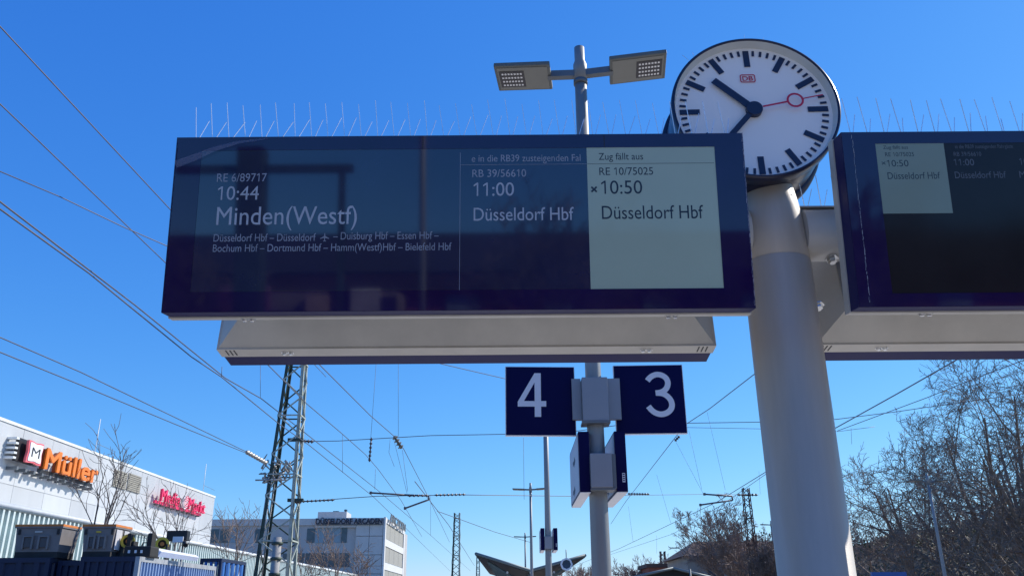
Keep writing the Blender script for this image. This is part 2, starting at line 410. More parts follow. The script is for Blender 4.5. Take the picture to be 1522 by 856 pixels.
# LEFT: measure the lcd rectangle
c, ex, ev, n = fL
def UV(px, py): return uv(px, py, c, ex, ev, n, 0)
la0 = UV(291, 330)[0]; la1 = UV(1069, 325)[0]; lb1 = UV(700, 221)[1]; lb0 = UV(700, 431)[1]
screen(dL, PL, fL, ((la0, lb0), (la1, lb1)), None)
lx = UV(875, 325)[0]; vx = UV(683.5, 330)[0]
quadbox(PL, la0, lx, lb0, lb1, -.0039, -.0018).build('lcd_panel', lcddark, dL)
quadbox(PL, lx, la1, lb0, lb1, -.0039, -.0015).build('lcd_panel', lcdlight, dL, label='pale grey-green cancelled-train column')
w_ = .0012
def PLt(u, v, w): return PL(u, v, w - .0010)
def line_text(t, P, UVf, s, x0, x1, yb, yt, m, name='text_line', off=.0, xm=None):
    xm = (x0+x1)/2; u0 = UVf(x0, yb)[0]; u1 = UVf(x1, yb)[0]; v0 = UVf(xm, yb)[1]; v1 = UVf(xm, yt)[1]
    mb = MB(); text_on(mb, s, P, u0, u1, v0, v1-v0, 0, off); return mb.build(name, m, t)
L = lambda *a, **k: line_text(dL, PLt, UV, *a, **k)
L('RE 6/89717', 322, 396, 270, 258, txtdim)
L('10:44', 323, 384, 297, 277, txtlight)
L('Minden(Westf)', 321, 530, 333.5, 307, txtlight)
L('Düsseldorf Hbf – Düsseldorf', 317, 469, 358.5, 347.5, txtdim)
L('– Duisburg Hbf – Essen Hbf –', 495, 652, 355.5, 344.5, txtdim)
L('Bochum Hbf – Dortmund Hbf – Hamm(Westf)Hbf – Bielefeld Hbf', 316, 671, 373, 362, txtdim)
L('e in die RB39 zusteigenden Fal', 701, 863, 240, 230, txtdim)
L('RB 39/56610', 702, 782, 263, 252, txtdim)
L('11:00', 704, 764, 291, 271.5, txtlight)
L('Düsseldorf Hbf', 704, 853, 327.5, 308.5, txtlight)
L('Zug fällt aus', 890, 956, 237.5, 227.5, txtdark)
L('RE 10/75025', 891, 971, 260, 249, txtdark)
L('10:50', 894, 955, 288, 268.5, txtdark)
L('Düsseldorf Hbf', 895, 1046, 325, 305.5, txtdark)
# x mark
mb = MB()
for s_ in (-1, 1):
    cu, cv = UV(883, 281.5); r = .0115
    dx, dy = r, r*s_; px_, py_ = -dy/r*.0028, dx/r*.0028
    o_ = .0001*s_
    mb.add([PLt(cu-dx-px_, cv-dy-py_, o_), PLt(cu+dx-px_, cv+dy-py_, o_), PLt(cu+dx+px_, cv+dy+py_, o_), PLt(cu-dx+px_, cv-dy+py_, o_)], [(0,1,2,3)])
mb.build('cancel_cross', txtdark, dL)
# aeroplane pictogram
cu, cv = UV(482.5, 352.5); S = .019
pl = [(0,1),(.10,.8),(.12,.25),(1,-.25),(1,-.42),(.12,-.15),(.08,-.72),(.32,-.9),(.32,-1),(0,-.92)]
pl = pl + [(-a, b) for a, b in pl[-2:0:-1]]
MB().add([PLt(cu+a*S, cv+b*S, 0) for a, b in pl], [tuple(range(len(pl)))]).build('aeroplane_symbol', txtdim, dL)
# dividers
hw = .0009
v0_, v1_ = UV(684, 432)[1], UV(684, 227)[1]
quadbox(PL, vx-hw, vx+hw, v0_, v1_, -.0012, -.0009).build('divider', txtdim, dL)
hv = UV(780, 244.5)[1]
quadbox(PL, vx+hw, lx, hv-hw*.8, hv+hw*.8, -.0012, -.0009).build('divider', txtdim, dL)
quadbox(PL, lx, la1-.006, hv-hw*.8, hv+hw*.8, -.0012, -.0009).build('divider', txtdark, dL)
# two dark lines on the top glass border, reflections put into the colour
for sx_ in (UV(627, 300)[0], UV(898, 211)[0]):
    quadbox(PL, sx_-.0016, sx_+.0016, lb1+.001, HH-.002, .0001, .0006).build('reflection_line', black, dL)
# peeling film at the top left corner and torn film rims
fp = [(259,246),(262,252),(290,241),(330,224),(372,211),(392,207.2),(398,206.2),(360,205.5),(300,206.5),(262,208)]
ft = [UV(a, b) for a, b in [(259,240),(285,231),(318,219),(352,210.5),(392,206.8)]]
fb = [UV(a, b) for a, b in [(264,251),(290,241),(322,226),(356,215),(400,207.2)]]
N = len(ft); mb = MB()
mb.add([PL(a[0], a[1], .003) for a in ft] + [PL(a[0], a[1], .010 if i < 4 else .004) for i, a in enumerate(fb)], [(i, i+1, N+i+1, N+i) for i in range(N-1)])
mb.build('peeling_film', film, dL)
def torn(t, P, u, v0, v1, name='torn_film_edge', m=tornedge):
    mb = MB(); v = v0; r = random.Random(3)
    while v < v1:
        h = r.uniform(.006, .02); wd = r.uniform(.001, .0035); du = r.uniform(-.004, .001)
        mb.add([P(u+du, v, .001), P(u+du+wd, v, .0015), P(u+du*.4+wd*.6, v+h, .002), P(u+du*.5, v+h*.9, .001)], [(0,1,2,3)])
        v += h*r.uniform(.7, 1.4)
    return mb.build(name, m, t)
torn(dL, PL, HW-.004, -HH+.01, HH-.01)
torn(dL, PL, -HW+.006, -HH+.01, HH-.02, m=navybez)

# RIGHT screen
c2, ex2, ev2, n2 = fR
def UV2(px, py): return uv(px, py, c2, ex2, ev2, n2, 0)
ra0 = UV2(1305, 250)[0]; rb1 = UV2(1400, 213)[1]; rb0 = UV2(1450, 442)[1]+.02
ra1 = HW - .14
screen(dR, PR, fR, ((ra0, rb0), (ra1, rb1)), None)
rl = UV2(1409, 260)[0]; rlb = UV2(1370, 317)[1]
quadbox(PR, rl, ra1, rlb, rb1, -.0039, -.0018).build('lcd_panel', lcdblack, dR)
quadbox(PR, ra0, ra1, rb0, rlb, -.0039, -.0021).build('lcd_panel', lcdblack, dR)
quadbox(PR, ra0, rl, rlb, rb1, -.0039, -.0015).build('lcd_panel', lcdlight2, dR, label='small pale grey-green cancelled-train column')
def PRt(u, v, w): return PR(u, v, w - .0010)
L2 = lambda *a, **k: line_text(dR, PRt, UV2, *a, **k)
L2('RE 10/75025', 1316, 1359, 232.5, 226.5, txtdark2)
L2('Zug fällt aus', 1313, 1350, 221.5, 216.5, txtdark2)
L2('10:50', 1319, 1351, 247.5, 238, txtdark2)
L2('×', 1311, 1317, 246.5, 239, txtdark2)
L2('Düsseldorf Hbf', 1320, 1398, 266, 256, txtdark2)
L2('in die RB39 zusteigenden Fahrgäste', 1420, 1506, 220.5, 215, txtfaint)
L2('RB 39/56610', 1418, 1459, 232, 226, txtfaint)
L2('11:00', 1418.5, 1448.5, 246, 236.5, txtfaint)
L2('Düsseldorf Hbf', 1420, 1496, 264.7, 255, txtfaint)
L2('10:44', 1516, 1546, 245, 235.5, txtfaint)
L2('Minden(Westf)', 1516, 1600, 264, 254, txtfaint)
torn(dR, PR, -HW+.045, -HH+.02, HH-.01, m=txtdim)

# ------------------------------------------------------------------ bird spikes
def spike_strip(a, b, n, label, h=.185, ph=0.0, seed=1, tilt=.55, lo=.125):
    a = Vector(a); b = Vector(b); r = random.Random(seed)
    t = empty('bird_spike_strip', (a+b)/2, label, 'bird spikes', 'bird spike strips')
    d = (b-a)/n
    MB().tube([a+Vector((0,0,.002)), b+Vector((0,0,.002))], .0035, 4).build('base_strip', plastic, t)
    for i in range(n):
        p = a + d*(i+.5)
        MB().box(p+Vector((0,0,.004)), (.028,.016,.008)).build('clip', plastic, t)
        m = MB(); w = .0018
        j = lambda s: r.uniform(-s, s)
        m.tube([p+Vector((-.004,0,.006)), p+Vector((-.026+j(.006), -.02+j(.01), h+j(.012)))], w, 4, smooth=False)
        m.build('spike', steelw, t)
        m = MB(); m.tube([p+Vector((.003,0,.006)), p+Vector((.036+j(.008), .02+j(.02), lo+j(.012)))], w, 4, smooth=False)
        m.build('spike', steelw, t)
    return t
yT = PL(0, HH, -.07)
spike_strip((-1.44, yT.y, yT.z+.006), (1.0, yT.y, yT.z+.006), 33, 'row of thin wire bird spikes along the top of the Minden board', seed=2)
spike_strip((RCX-1.20, yT.y, yT.z+.006), (RCX+1.22, yT.y, yT.z+.006), 32, 'row of thin wire bird spikes along the top of the right board', seed=5)
spike_strip((PX+.14, PY, 3.391), (PX+.95, PY, 3.391), 10, 'short row of wire bird spikes on the bare cross arm beside the pole head', seed=9)

# ================================================================== CLOCK
KC = Vector((1.188, 3.5185, 3.8544)); yaw, tl = -.0314, -.045
KR = Matrix.Rotation(yaw, 3, 'Z') @ Matrix.Rotation(tl, 3, 'X')
kx, ky, kz = KR @ Vector((1,0,0)), KR @ Vector((0,1,0)), KR @ Vector((0,0,1))
clk = empty('station_clock', (PX, PY, 3.516), 'round white station clock with navy rim and red second hand on the pole top', 'clock')
def K(u, v, w=0.0): return KC + kx*u + kz*v - ky*w
R1 = .405
MB().lathe(KC, ky, [(.389,-.038),(.393,-.045),(R1-.002,-.040),(R1,-.02),(R1-.002,.030),(.388,.036),(.372,.036)], 96, True).build('bezel', navydark, clk)
MB().lathe(KC, ky, [(.3895,-.038),(.379,.010)], 96, True).build('inner_rim', rimwh, clk)
MB().lathe(KC, ky, [(.0,.008),(.383,.008)], 96).build('dial', dialwh, clk)
MB().lathe(KC, ky, [(.38,.036),(.385,.06),(.385,.27),(.38,.294)], 64, True).build('drum', navydark, clk)
MB().lathe(KC, ky, [(.372,.294),(.388,.294),(R1,.300),(R1+.003,.35),(R1,.370),(.385,.375),(.372,.370)], 96, True).build('bezel', navydark, clk)
MB().lathe(KC, ky, [(0,.330),(.3735,.330)], 64).build('dial', dialwh, clk)
dw = -.005
def kbar(a, r0, r1, wd, name, m, w=dw, th=.0015, par=clk):
    a = rad(a); du, dv = sin(a), cos(a); pu, pv = dv*wd/2, -du*wd/2
    ps = []
    for ww in (w, w+th):
        ps += [K(du*r0-pu, dv*r0-pv, ww), K(du*r1-pu, dv*r1-pv, ww), K(du*r1+pu, dv*r1+pv, ww), K(du*r0+pu, dv*r0+pv, ww)]
    return MB().hexa(ps).build(name, m, par)
for i in range(60):
    if i % 5 == 0: kbar(i*6, .262, .36, .030, 'hour_mark', markink)
    else: kbar(i*6, .328, .36, .0125, 'minute_mark', markink)
kbar(-45.5, -.03, .252, .036, 'hour_hand', markink, w=.006, th=.004)
kbar(221, -.03, .345, .027, 'minute_hand', markink, w=.0105, th=.004)
MB().lathe(K(0,0,0), -ky, [(0,.020),(.038,.020),(.040,.017),(.040,-.006)], 40).build('hub', markink, clk)
sa = 78.5; s1 = rad(sa)
kbar(sa, .042, .166, .0085, 'second_hand', redhand, w=.0155, th=.002)
kbar(sa, .245, .345, .0055, 'second_hand', redhand, w=.0155, th=.002)
rc = K(sin(s1)*.205, cos(s1)*.205, .0165)
MB().lathe(rc, -ky, [(.0315,-.001),(.0415,-.001),(.0415,.001),(.0315,.001),(.0315,-.001)], 40).build('second_hand_ring', redhand, clk)
# logo badge below the twelve
bu, bv = -.007, .192
def rrect(w, h, r, n=6):
    out = []
    for (sx, sy, a0) in ((1,1,0),(-1,1,90),(-1,-1,180),(1,-1,270)):
        for k in range(n+1):
            a = rad(a0 + 90*k/n); out.append((sx*(w/2-r)+r*cos(a), sy*(h/2-r)+r*sin(a)))
    return out
o1 = rrect(.076, .049, .011); i1 = rrect(.066, .039, .007); nn = len(o1)
MB().add([K(bu+a, bv+b, dw+.001) for a, b in o1] + [K(bu+a, bv+b, dw+.001) for a, b in i1], [(j, (j+1) % nn, nn+(j+1) % nn, nn+j) for j in range(nn)]).build('logo_frame', redhand, clk)
mb = MB(); text_on(mb, 'DB', K, bu-.026, bu+.026, bv-.0135, .027, 0, .012)
for i, p in enumerate(mb.v): mb.v[i] = tuple(Vector(p) - ky*(dw+.001))
mb.build('logo_letters', redhand, clk)
t = empty('bird_spike_strip', KC + Vector((0,.15,R1)), 'few loose wire bird spikes fanned over the top of the clock', 'bird spikes', 'bird spike strips')
for (ang, x2, y2) in ((-33,-.075,.075),(-33,-.02,.09),(-25,-.02,.06),(4,.01,.13),(6,.03,.06),(15,.03,.12),(-4,.0,.05),(28,.01,.05)):
    a = rad(ang); p = KC + kx*sin(a)*R1 + kz*cos(a)*R1 + Vector((0,.1,0))
    MB().tube([p - kz*.004, p + Vector((x2, 0, y2))], .0011, 4).build('spike', steelw, t)
    MB().box(p+kz*.003, (.02,.02,.008)).build('clip', plastic, t)

# ================================================================== LAMP COLUMNS
def lamp_column(X, Y, label, r0=.090, r1=.056, ztop=7.30, yawl=.118):
    t = empty('lamp_column', (X, Y, 0), label, 'street lamp', 'lamp columns along the platform')
    MB().tube([(X,Y,0),(X,Y,1.2),(X,Y,ztop*.6),(X,Y,ztop-.45)], [r0*1.05, r0, r0*.77, r1*1.12], 24, smooth=True).build('pole', galv, t)
    MB().tube([(X,Y,ztop-.47),(X,Y,ztop-.42)], r1*1.35, 24).build('clamp_ring', galvdark, t)
    MB().tube([(X,Y,ztop-.42),(X,Y,ztop-.22),(X,Y,ztop-.17),(X,Y,ztop)], [r1*1.30, r1*1.30, r1*.98, r1*.98], 24).build('top_sleeve', galv, t)
    ax = Vector((cos(yawl), -sin(yawl), 0)); ay = Vector((sin(yawl), cos(yawl), 0))
    for s in (-1, 1):
        tilt = .05; a = (ax*s*cos(tilt) + Vector((0,0,1))*sin(tilt)).normalized(); up = a.cross(ay*(-s)).normalized()
        if up.z < 0: up = -up
        fr = Matrix((a, ay, up)).transposed()
        o = Vector((X, Y, ztop-.34))
        MB().box(o + a*.205, (.29, .075, .075), fr).build('arm', galvdark, t)
        hc = o + a*.615
        h = MB().bev(hc, (.60, .46, .05), .012, fr).build('lamp_head', lampgrey, t)
        MB().box(hc - up*.0275, (.54, .40, .006), fr).build('cover', lampunder, h)
        MB().box(hc + a*.12 - up*.032, (.27, .29, .006), fr).build('led_tray', lampdark, h)
        for k in range(4):
            m = MB()
            for j in range(7):
                q = hc + a*(.02+.033*j) + ay*(-.10+.067*k) - up*.036
                m.bev(q, (.022, .026, .010), .004, fr)
            m.build('led_row', ledwh, h)
    return t
TOPZ = at(857, 72, 7.64).z
lamp_column(.755, 7.64, 'nearest twin-headed lamp column rising behind the Minden board, carrying the 4 and 3 signs', ztop=TOPZ)
lamp_column(.86, 22, 'second twin-headed lamp column, its head hidden behind the 4 sign', ztop=7.3)
lamp_column(.87, 44, 'third lamp column with cross arms, left of the second column', ztop=7.55)
lamp_column(.92, 72, 'fourth lamp column, its arms showing lower on the third column', ztop=7.3)
pr = at(1379, 714, 39)
lamp_column(pr.x, 39, 'lamp column on the far right platform in front of the bare trees', ztop=pr.z+.3, yawl=0)
pr = at(1146, 779, 75)
lamp_column(pr.x, 75, 'distant lamp column beside the big pole in front of the brown roof', ztop=pr.z+.3, yawl=0)

# ------------------------------------------------------------------ track number signs
def number_sign(cx, cy, cz, w, yw, s, box, lab):
    ex_ = Vector((cos(yw), sin(yw), 0)); n_ = Vector((sin(yw), -cos(yw), 0)); up = Vector((0,0,1)); c_ = Vector((cx,cy,cz))
    P = lambda u, v, d=0: c_ + ex_*u + up*v + n_*d
    t = empty('platform_number_sign', c_ - up*w/2, lab, 'sign', 'blue platform number signs')
    MB().hexa([P(a, b, d) for d in (-.045, -.002) for a, b in ((-w/2,-w/2),(w/2,-w/2),(w/2,w/2),(-w/2,w/2))]).build('sign_case', signedge, t)
    k = w/2 - .006
    MB().hexa([P(a, b, d) for d in (-.0015, .002) for a, b in ((-k,-k),(k,-k),(k,k),(-k,k))]).build('sign_face', signnavy, t)
    def hit(zx, zy):
        p_ = ray(740+zx/5.248, 530+zy/5.248); q = CAM + p_*((c_+n_*.0035-CAM).dot(n_)/p_.dot(n_)) - c_
        return q.dot(ex_), q.dot(up)
    m = MB()
    for poly in box:
        if poly[0] == 'ribbon':
            pts = [hit(*p) for p in poly[1]]; hw_ = .026; L_ = []; R_ = []
            fine = []
            for a in range(len(pts)-1):
                p0, p1, p2, p3 = pts[max(a-1,0)], pts[a], pts[a+1], pts[min(a+2,len(pts)-1)]
                for k in range(4):
                    f = k/4; fine.append(tuple(.5*((2*p1[q])+(-p0[q]+p2[q])*f+(2*p0[q]-5*p1[q]+4*p2[q]-p3[q])*f*f+(-p0[q]+3*p1[q]-3*p2[q]+p3[q])*f**3) for q in (0,1)))
            fine.append(pts[-1])
            for a in range(len(fine)):
                t0 = fine[max(a-1,0)]; t1 = fine[min(a+1,len(fine)-1)]; dx, dy = t1[0]-t0[0], t1[1]-t0[1]; l = sqrt(dx*dx+dy*dy)
                L_.append((fine[a][0]-dy/l*hw_, fine[a][1]+dx/l*hw_)); R_.append((fine[a][0]+dy/l*hw_, fine[a][1]-dx/l*hw_))
            n = len(fine); m.add([P(a, b, poly[2]) for a, b in L_+R_], [(k, k+1, n+k+1, n+k) for k in range(n-1)])
        else: m.add([P(*hit(*p), .0035) for p in poly], [tuple(range(len(poly)))])
    m.build('numeral', signwh, t)
    return t
W = .65
FOUR = [[(285,128),(334,128),(338,468),(288,468)], [(285,128),(286,200),(203,345),(155,350)], [(155,350),(203,345),(287,345),(288,388),(155,388)], [(337,345),(377,345),(377,388),(337,388)]]
THREE = [('ribbon', [(1166,187),(1186,163),(1212,146),(1245,138),(1282,146),(1312,168),(1326,203),(1318,240),(1294,266),(1262,279),(1230,282)], .0035),
         ('ribbon', [(1233,282),(1280,286),(1320,306),(1350,342),(1358,384),(1343,418),(1312,440),(1272,448),(1232,438),(1200,416),(1174,386)], .0040)]
number_sign(.2557, 7.6248, 3.379, W, .056, '4', FOUR, 'square blue sign with the numeral four, left of the pale bracket')
number_sign(1.2703, 7.6387, 3.390, W, -.027, '3', THREE, 'square blue sign with the numeral three, right of the pale bracket')
br = empty('sign_bracket', (.76, 7.56, 3.2), 'pale grey bracket clamped round the lamp column between the 4 and 3 signs', 'bracket')
q0 = at(867, 625, 7.5); q1 = at(902.5, 560, 7.5)
MB().bev(((q0.x+q1.x)/2, 7.60, (q0.z+q1.z)/2), (q1.x-q0.x, .20, q1.z-q0.z), .006).build('clamp_box', bracketg, br)
q2 = at(856, 624, 7.62); q3 = at(914, 563, 7.62)
MB().bbox((q2.x-.03, 7.60, q2.z), (q0.x-.004, 7.66, q3.z)).build('side_plate', bracketg, br); MB().bbox((q1.x+.004, 7.60, q2.z), (q3.x+.04, 7.66, q3.z)).build('side_plate', bracketg, br)
MB().bbox((q0.x-.01, 7.49, q0.z-.022), (q1.x+.01, 7.69, q0.z-.002)).build('bottom_clip', galvdark, br)
def box_sign(x0, x1, lab, sticker):
    zb, zt, y0, y1 = 2.53, 3.065, 7.5, 8.70
    t = empty('box_sign', ((x0+x1)/2, (y0+y1)/2, zb), lab, 'sign', 'edge-on box signs on the lamp columns')
    MB().bbox((x0, y0, zb+.004), (x1, y1, zt)).build('sign_case', signnavy, t)
    MB().bbox((x0+.002, y0+.002, zb-.002), (x1-.002, y1, zb+.003)).build('bottom_panel', signedge, t)
    MB().bbox((x0-.004, y0+.03, zb+.02), (x0-.0005, y1-.02, zt-.02)).build('side_panel', sideface, t)
    MB().bbox((x1+.0005, y0+.03, zb+.02), (x1+.004, y1-.02, zt-.02)).build('side_panel', sideface, t)
    m = MB()
    for (yy, zz) in ((y0+.42, 2.88), (y0+.52, 2.62)):
        m.prism([(x0-.0045, yy, zz), (x0-.0045, yy+.13, zz+.05), (x0-.0045, yy+.13, zz+.02), (x0-.0045, yy+.3, zz+.02), (x0-.0045, yy+.3, zz-.02), (x0-.0045, yy+.13, zz-.02), (x0-.0045, yy+.13, zz-.05)], (-.001, 0, 0))
    m.build('arrow_mark', signnavy, t)
    if sticker:
        MB().bbox((x1-.045, y0-.003, zb+.085), (x1-.02, y0-.0005, zb+.165)).build('sticker', signwh, t)
        m = MB()
        for k in range(4): m.bbox((x1-.041, y0-.004, zb+.095+k*.018), (x1-.024, y0-.0032, zb+.104+k*.018))
        m.build('sticker_print', signnavy, t)
    return t
bl0, bl1 = at(861, 690, 7.5).x, at(877, 690, 7.5).x
br0, br1 = at(915, 690, 7.5).x, at(931.5, 690, 7.5).x
bsL = box_sign(bl0, bl1, 'left one of the two large edge-on blue box signs, under the 4 sign', False)
bsR = box_sign(br0, br1, 'right one of the two large edge-on blue box signs, with a small white sticker', True)
bk = empty('box_sign_bracket', (.78, 7.5, 2.6), 'grey bracket wrapping the nearest lamp column between the two large box signs', 'bracket', 'box sign brackets')
q0 = at(879, 724, 7.44); q1 = at(909, 673, 7.44)
MB().bev(((q0.x+q1.x)/2, 7.56, (q0.z+q1.z)/2), (q1.x-q0.x, .24, q1.z-q0.z), .005).build('clamp_box', bracketg, bk)
MB().bbox((q1.x+.003, 7.46, q0.z-.006), (br0-.003, 7.66, q1.z-.004)).build('side_flange', galvdark, bk)
MB().bbox((bl1+.002, 7.50, q0.z+.02), (q0.x-.003, 7.66, q1.z-.02)).build('side_flange', galvdark, bk)
MB().bbox((q0.x-.004, 7.45, q0.z-.02), (q1.x+.02, 7.66, q0.z-.002)).build('bottom_clip', galvdark, bk)
dd = Vector((.09, 14.42, .38))
dup(bsL, dd, 'left one of the two small distant blue box signs on the second lamp column')
dup(bsR, dd, 'right one of the two small distant blue box signs on the second lamp column')
dup(bk, dd, 'small distant grey bracket between the box signs of the second lamp column')

# ================================================================== LATTICE MASTS
def lattice(base, top, w0, w1, bays, name_label, m1, m2, leg=.045, diag=.022, group=None, name='lattice_mast', asp=1.0):
    base = Vector(base); top = Vector(top)
    t = empty(name, base, name_label, 'mast', group)
    H = (top-base).length; crn = []
    def P(sx, sy, f): c = base.lerp(top, f); w = w0+(w1-w0)*f; return c + Vector((sx*w/2, sy*w/2*asp, 0))
    for sx, sy in ((-1,-1),(1,-1),(1,1),(-1,1)):
        a, b = P(sx, sy, 0), P(sx, sy, 1)
        m = MB()
        m.hexa([a+Vector((0,0,0)), a+Vector((-sx*leg*2,0,0)), a+Vector((-sx*leg*2,-sy*leg*.4,0)), a+Vector((0,-sy*leg*.4,0)),
                b, b+Vector((-sx*leg*1.6,0,0)), b+Vector((-sx*leg*1.6,-sy*leg*.4,0)), b+Vector((0,-sy*leg*.4,0))])
        m.hexa([a+Vector((0,0,0)), a+Vector((-sx*leg*.4,0,0)), a+Vector((-sx*leg*.4,-sy*leg*2,0)), a+Vector((0,-sy*leg*2,0)),
                b, b+Vector((-sx*leg*.4,0,0)), b+Vector((-sx*leg*.4,-sy*leg*1.6,0)), b+Vector((0,-sy*leg*1.6,0))])
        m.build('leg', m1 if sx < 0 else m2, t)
    # bay heights shrink upward
    fs = [0]; 
    for i in range(bays): fs.append(fs[-1] + (1.25 - .5*i/bays))
    fs = [f/fs[-1] for f in fs]
    cnt = 0
    faces = [((-1,-1),(1,-1)), ((1,-1),(1,1)), ((1,1),(-1,1)), ((-1,1),(-1,-1))]
    for fi, (A, Bc) in enumerate(faces):
        for i in range(bays):
            pa, pb = (A, Bc) if (i+fi) % 2 == 0 else (Bc, A)
            m = MB().tube([P(*pa, fs[i]), P(*pb, fs[i+1])], diag, 4, smooth=False)
            if (i % 3) == 0: m.tube([P(*A, fs[i]), P(*Bc, fs[i])], diag, 4, smooth=False)
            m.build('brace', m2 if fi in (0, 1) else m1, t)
    return t, P
b0 = at(409, 856, 28); t0 = at(441.5, 542, 28)
dirm = (t0-b0)/(t0.z-b0.z)
mb_ = b0 - dirm*(b0.z+.95); mt_ = t0 + dirm*(13.2-t0.z)
wb = 52/1245*28*.946; wt = 27/1245*28*1.03
k_ = (wb-wt)/(t0.z-b0.z)
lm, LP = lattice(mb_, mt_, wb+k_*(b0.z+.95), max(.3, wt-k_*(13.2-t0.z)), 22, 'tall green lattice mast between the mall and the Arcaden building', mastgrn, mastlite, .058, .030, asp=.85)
# fittings on the mast: weathered insulator cluster and concrete-like cable cabinet
m = MB(); r = random.Random(4); cc = at(409, 702, 28)
for i in range(45):
    p = cc + Vector((r.uniform(-.42, .42), r.uniform(-.42, .42), r.uniform(-.36, .36)))
    d = Vector((r.uniform(-.22,.22), r.uniform(-.2,.2), r.uniform(-.22,.22))); m.tube([p, p+d, p+d+Vector((r.uniform(-.1,.1), 0, r.uniform(-.2,.1)))], [r.uniform(.02,.045), r.uniform(.015,.035), .012], 5)
m.tube([cc+Vector((-.5,-.43,-.3)), cc+Vector((.45,-.43,-.3))], .025, 6)
m.build('tensioning_gear', insgrey, lm, kind='stuff')
for k in range(3):
    MB().tube([cc+Vector((-.1+.12*k,-.4,-.3)), cc+Vector((-.25+.1*k,-.42,-4.3))], .012, 5).build('down_wire', insgrey, lm)
pb_ = at(407, 856, 27.2); pt_ = at(413, 798, 27.2)
MB().tube([(pb_.x, 27.2, -.9), (pt_.x, 27.2, pt_.z)], [.15,.13], 14).build('cable_duct', concrete, lm)
for k in range(7):
    f_ = .35 + k*.1; zz = -.9 + (pt_.z+.9)*f_
    MB().tube([(pb_.x+(pt_.x-pb_.x)*f_, 27.2, zz), (pb_.x+(pt_.x-pb_.x)*f_, 27.2, zz+.09)], .175, 10).build('duct_clamp', mastgrn, lm)
for y_ in (655, 744):
    p = at(446, y_, 27.9)
    MB().box(p-Vector((.1,.2,0)), (.5, .12, .10)).build('span_clamp', mastgrn, lm)
    for xx in (391, 404):
        p = at(xx, y_+3, 27.9)
b1 = at(677, 856, 110); t1 = at(679.5, 762, 110)
lattice((b1.x, 110, -.9), t1, 1.3, .75, 16, 'slim lattice mast standing far off right of the Arcaden building', mastgrn, mastlite, .09, .05, 'distant lattice masts')
b1 = at(711, 856, 190); t1 = at(710.5, 822, 190)
lattice((b1.x, 190, -.9), t1, 1.2, .6, 9, 'tiny far lattice mast behind the left tip of the winged canopy', mastgrn, mastlite, .1, .06, 'distant lattice masts')
b1 = at(1122, 856, 60); t1 = at(1108, 725, 60)
d_ = (t1-b1)/(t1.z-b1.z)
lattice(b1-d_*(b1.z+.9), t1, .78, .46, 16, 'dark brown lattice mast in front of the bare tree left of the big pole', mastbrn, mastbrn, .036, .034, 'distant lattice masts')
b1 = at(987, 856, 140); t1 = at(984.5, 819, 140)
lattice((b1.x, 140, -.9), t1, 1.6, .8, 9, 'tiny brown lattice mast above the dark platform roof', mastbrn, mastbrn, .12, .07, 'distant lattice masts')

# ================================================================== OVERHEAD WIRES
def wire(pts, label, r=.010, name='overhead_wire', sag=0.0, group='overhead wires', m=wiremat, n=24, ext=None):
    P = [Vector(p) for p in pts]; out = []
    for i in range(len(P)-1):
        for k in range(n):
            f = k/n; q = P[i].lerp(P[i+1], f); q.z -= sag*4*f*(1-f); out.append(q)
    out.append(P[-1])
    c0 = P[0]
    return MB().tube(out, r, 5).build(name, m, None, label, 'wire', group, org=c0), out
def zwire(px, z, label, ext=0.01, **k):
    P = [atz(a, b, zz) for (a, b), zz in zip(px, z if isinstance(z, (list, tuple)) else [z]*len(px))]
    d = P[0] - P[1]; d.normalize(); P = [P[0] + d*4] + P
    d = P[-1] - P[-2]; d.normalize(); P = P + [P[-1] + d*ext]
    return wire(P, label, n=4, **k)
wa, A1 = zwire([(0,300),(200,453),(335,562),(388,592),(452,642),(560,727),(640,795),(668,820)], 6.0, 'upper one of the paired overhead wires running past the left mast', ext=40, r=.011)
wb_, A2 = zwire([(0,311),(132,406),(284,530),(329,560),(415,630),(459,661),(554,737),(640,820)], 5.95, 'lower one of the paired overhead wires running past the left mast', ext=40, r=.011)
zwire([(0,40),(245,303)], 7.2, 'single wire crossing the top left corner of the sky', ext=10, r=.008)
zwire([(0,155),(240,385)], 7.0, 'single wire crossing the left sky to the corner of the Minden board', ext=5, r=.008)
zwire([(0,255),(90,293),(180,336),(235,360)], 6.6, 'slack thin wire drooping towards the left side of the Minden board', ext=2, r=.007)
zwire([(400,544),(456,600),(508,644),(543,675),(562,697),(596,743),(627,797)], 6.4, 'overhead wire descending through the hanging insulator right of the left mast', r=.011)
zwire([(476,543),(550,617),(588,650),(600,667),(636,737),(668,805)], 6.4, 'overhead wire carrying the slanted grey insulator', r=.011)
zwire([(1425,533),(1332,586),(1240,637),(1140,700),(1065,746),(920,815),(860,838)], 5.6, 'thick contact wire running down behind the big pole', ext=25, r=.013)
zwire([(1522,535),(1450,562),(1380,590),(1245,640)], 6.6, 'thinner wire above the bare trees on the right', r=.010)
zwire([(1140,703),(1070,752),(1000,793),(900,826)], 5.9, 'thin lower wire below the thick contact wire', r=.010)
zwire([(1116,560),(1055,607),(1020,630),(1005,648),(930,745),(908,778)], 6.4, 'overhead wire coming down from the 3 sign to the near column', r=.011)
zwire([(640,537),(700,551),(752,563)], 6.8, 'short stretch of wire reaching the left side of the 4 sign', r=.009)
zwire([(680,770),(735,790),(790,806)], 6.2, 'faint distant wire between slim mast and third column', r=.016)
zwire([(632,735),(667,780),(705,840)], 6.0, 'faint distant wire crossing behind the slim mast', r=.016)
